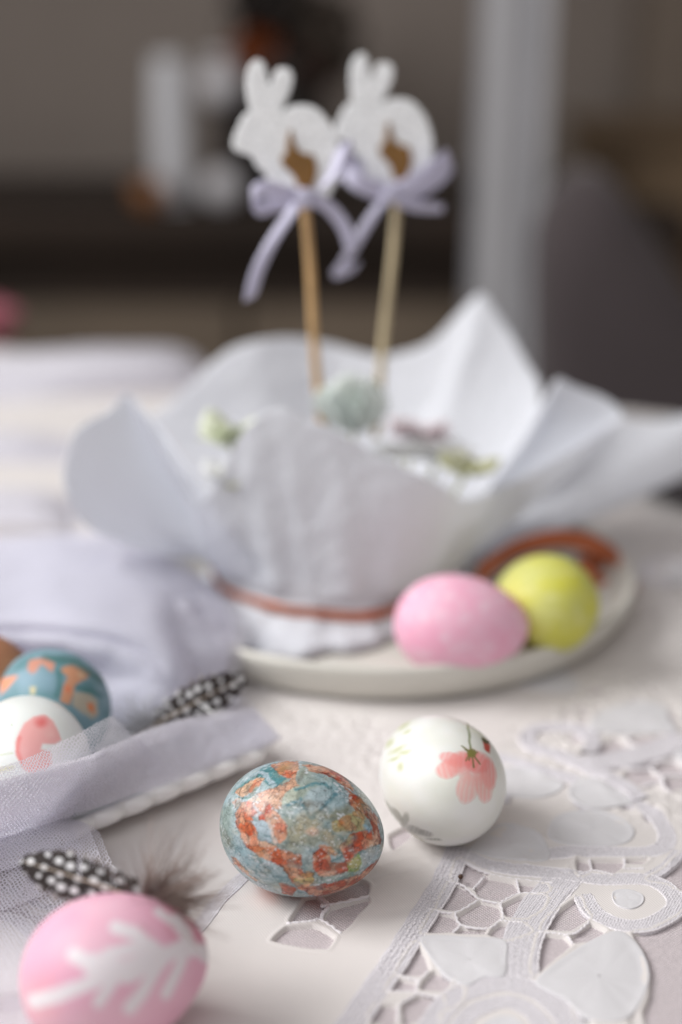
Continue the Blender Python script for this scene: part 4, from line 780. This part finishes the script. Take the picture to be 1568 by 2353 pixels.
TL = [[(-260, 1900, .030), (0, 1885, .022), (110, 1880, .019), (182, 1888, .0135)], [(-260, 1985, .020), (0, 1955, .018), (140, 1925, .018), (222, 1905, .0145)], [(-260, 2060, .012), (0, 2025, .012), (150, 1990, .018), (250, 1965, .018)], [(-260, 2150, .005), (0, 2110, .006), (150, 2060, .012), (292, 2075, .020)],
      [(-260, 2280, .004), (0, 2240, .004), (120, 2200, .005), (230, 2170, .010)], [(-260, 2440, .003), (0, 2420, .003), (90, 2400, .003), (150, 2370, .003)]]
tul(TL, 160, 120, .0022, 45, 5); TLb = [[(a-25, b-4, c) for a, b, c in r] for r in TL[:4]]; tul(TLb, 110, 120, .0030, 50, 6, off=.0006); tul([[(a-60, b-10, c+.001) for a, b, c in r] for r in TL[:3]], 90, 110, .0022, 60, 16)
tk = thing('tulle', 'thick heap of lavender tulle behind the dish, reaching under the paper wrapped pot', 'tulle')
TB = [[(-320, 1250, .030), (0, 1235, .030), (150, 1225, .034), (300, 1240, .034), (400, 1285, .030), (500, 1350, .024)], [(-320, 1340, .030), (0, 1340, .034), (150, 1325, .040), (320, 1330, .040), (440, 1375, .030), (540, 1440, .022)],
      [(-320, 1420, .030), (0, 1425, .034), (180, 1430, .040), (350, 1440, .038), (440, 1480, .028), (525, 1510, .020)], [(-320, 1500, .016), (0, 1500, .015), (200, 1520, .022), (380, 1540, .026), (450, 1560, .017), (520, 1575, .010)], [(-320, 1640, .008), (0, 1640, .008), (220, 1650, .010), (330, 1640, .012), (440, 1630, .010), (560, 1620, .004)]]
tul(TB, 110, 160, .005, 20, 7, 'tulled', 0, tk); tul(TB, 110, 160, .005, 28, 8, 'tulled', -.003, tk); tul([[(a-14, b+12, c) for a, b, c in r] for r in TB], 110, 160, .005, 34, 28, 'tulled', -.005, tk)
tul([[(a+26, b-10, c) for a, b, c in r] for r in TB], 110, 160, .006, 50, 38, 'tulle', -.003, tk)
tr = thing('tulle', 'rolled ridge of pale tulle across the far left end of the table', 'tulle')
TR = [[(-320, 815, 1.13), (0, 812, 1.13), (250, 790, 1.12), (420, 800, 1.11), (500, 862, 1.09)], [(-320, 830, 1.08), (0, 822, 1.08), (250, 800, 1.07), (400, 815, 1.07), (480, 880, 1.07)], [(-320, 880, 1.05), (0, 870, 1.05), (250, 850, 1.05), (380, 860, 1.05), (460, 905, 1.06)], [(-320, 940, 1.03), (0, 930, 1.03), (200, 915, 1.05), (350, 900, 1.06), (430, 915, 1.07)]]
tul(TR, 60, 90, .006, 12, 9, 'tulled', 0, tr)
TS = [[(-320, 985, .93), (0, 985, .93), (150, 1000, .93), (260, 1030, .92)], [(-320, 1010, .90), (0, 1010, .90), (150, 1030, .90), (250, 1060, .90)], [(-320, 1070, .86), (0, 1060, .87), (150, 1085, .87), (230, 1110, .87)]]
tul(TS, 40, 60, .004, 18, 10, 'tulled', 0, tr)
TM = [[(-320, 1120, .80), (0, 1118, .80), (120, 1130, .80), (200, 1170, .79)], [(-320, 1140, .77), (0, 1135, .77), (120, 1150, .77), (190, 1190, .77)], [(-320, 1210, .72), (0, 1200, .73), (120, 1215, .73), (180, 1235, .74)]]
tul(TM, 40, 60, .004, 22, 12, 'tulled', 0, tr)

# ------------------------------------------------------------------ feathers
def feather(label, base, tip, up, length_curve, half, rows, fluff, seed, droop=.004, dots=(226, 226, 228)):
    rg = np.random.default_rng(seed); t = thing('feather', label, 'feather'); base, tip, up = map(np.asarray, (base, tip, up)); ax = tip-base; L = np.linalg.norm(ax); ax = ax/L
    sd = np.cross(up, ax); sd /= np.linalg.norm(sd); up = np.cross(ax, sd)
    def shaft(s): return base+ax*L*s+up*droop*math.sin(math.pi*s)
    V, F = tube([shaft(s) for s in np.linspace(-.06, .97, 20)], np.linspace(.00045, .00012, 20), 6); V = V+up*.0004; mesh('shaft', V, F, M['shaft'], t)
    VV, FF, CC = [], [], []; o = 0
    for side in (-1, 1):
        for i in range(230):
            if (i*7+side*3) % 61 in (0, 7, 14, 21) : continue
            s0 = .10+.88*i/230+rg.uniform(-.002, .002); hw = half*(math.sin(math.pi*min(1, (s0*.84+.14)))**.8)*rg.uniform(.82, 1.1)
            a = math.radians(42+12*s0+rg.uniform(-2, 2)+4*math.sin(i*.21+side)+3*math.sin(i*.09*3)); gap = rg.uniform(0, .0005); nseg = 16; P = []
            for k in range(nseg+1):
                q = k/nseg; P.append(shaft(s0)+sd*side*hw*q*math.sin(a)*1.25+ax*hw*q*math.cos(a)*(1-.25*q)+up*(-.18*hw*q*q+gap))
            P = np.array(P); w_ = .00034*(1-.5*np.linspace(0, 1, nseg+1)**3)
            rel = P-base; su = rel@ax/L; sv = rel@sd/half
            VV += list(P-ax*w_[:, None])+list(P+ax*w_[:, None])
            # rows of pale dots on dark vane
            u_ = su*L/rows; r_ = sv*2.3; off = np.where(np.round(r_).astype(int) % 2 == 0, 0, .5); ri = np.round(r_); ui = np.round(u_+off); jx = .24*np.sin(ui*7.3+ri*3.1+seed); jy = .2*np.cos(ui*4.7+ri*5.9); du = (u_+off)-ui+jx; dv_ = r_-ri+jy
            dd_ = np.hypot(du*1.02, dv_*.95)+.05*fbm(np.stack([u_*2, r_*2, r_*0], -1), 2, seed); k_ = np.clip((.29+.07*np.sin(ui*5+ri*9)-dd_)/.07, 0, 1)
            cl = mixc(np.broadcast_to(lin((44, 34, 32)), (nseg+1, 3)), lin(dots), k_); fade = np.clip((np.abs(sv)-.72)*3, 0, .75)+np.clip((.2-su)*4, 0, .7); cl = mixc(cl, lin((130, 118, 112)), fade); CC += list(cl)*1+list(cl)
            for k in range(nseg): FF.append((o+k, o+k+1, o+nseg+1+k+1, o+nseg+1+k))
            o += 2*(nseg+1)
    mesh('vane', VV, FF, M['feather'], t, col=np.array(CC))
    VV, FF, CC = [], [], []; o = 0
    n_f, rad, fc_, fdir = fluff
    for i in range(n_f):
        d = np.asarray(fdir)+rg.normal(size=3)*.75; d /= np.linalg.norm(d); d2_ = np.cross(d, rg.normal(size=3)); d2_ /= np.linalg.norm(d2_); Ln = rad*rg.uniform(.4, 1); cv = rg.uniform(.1, .4); P = []
        b0 = base+ax*L*rg.uniform(-.05, .14)
        for k in range(9): q = k/8; P.append(b0+d*Ln*q+d2_*cv*Ln*q*q)
        P = np.array(P); wd = .00020*(1-.6*np.linspace(0, 1, 9)); v2 = np.cross(d, d2_); VV += list(P-v2*wd[:, None])+list(P+v2*wd[:, None]); cl = mixc(np.broadcast_to(lin(fc_), (9, 3)), lin(fc_)*.5, np.linspace(1, 0, 9)); CC += list(cl)+list(cl)
        for k in range(8): FF.append((o+k, o+k+1, o+9+k+1, o+9+k))
        o += 18
    mesh('down', VV, FF, M['feather'], t, col=np.array(CC)); return t
feather('dark feather with white dots and fluffy brown down lying across the pink fern egg', pt(362, 2082, .338), pt(46, 1978, .356), (0, -.75, .66), None, .0072, .0050, (420, .024, (150, 132, 124), (.9, .1, .35)), 3)
feather('dark feather with white dots standing up behind the tulle edge, right of the eggs', pt(330, 1680, .478), pt(566, 1555, .492), (-.1, -.9, .42), None, .0082, .0046, (200, .016, (214, 214, 218), (-.6, .1, .7)), 4)
# added dark disc in place of an unidentified dark wedge, and seed
dp = thing('dark_stand_in', 'dark grey disc added for an unidentified dark wedge at the right edge, beyond the paper wrapping', 'plate'); p = pt(1640, 1112, .004); dp.location = (p[0], p[1], .002)
lathe_at('body', [(0, 0), (.035, 0), (.05, .004), (.060, .010), (.059, .012), (.048, .007), (.034, .004), (0, .004)], M['slate'], dp, (0, 0, 0), 64)
p = pt(1059, 2015, .0024); sdm = mesh('crumb', *[x for x in (lambda q: (q[0]*.0009, q[1]))(lathe([(1e-4, -1), (.7, -.7), (1, 0), (.7, .7), (1e-4, 1)], 12))], mat('dark seed', (80, 55, 40), .6)); sdm.location = p
tag(sdm, 'tiny dark brown crumb on the lace beside the marbled egg', 'crumb')
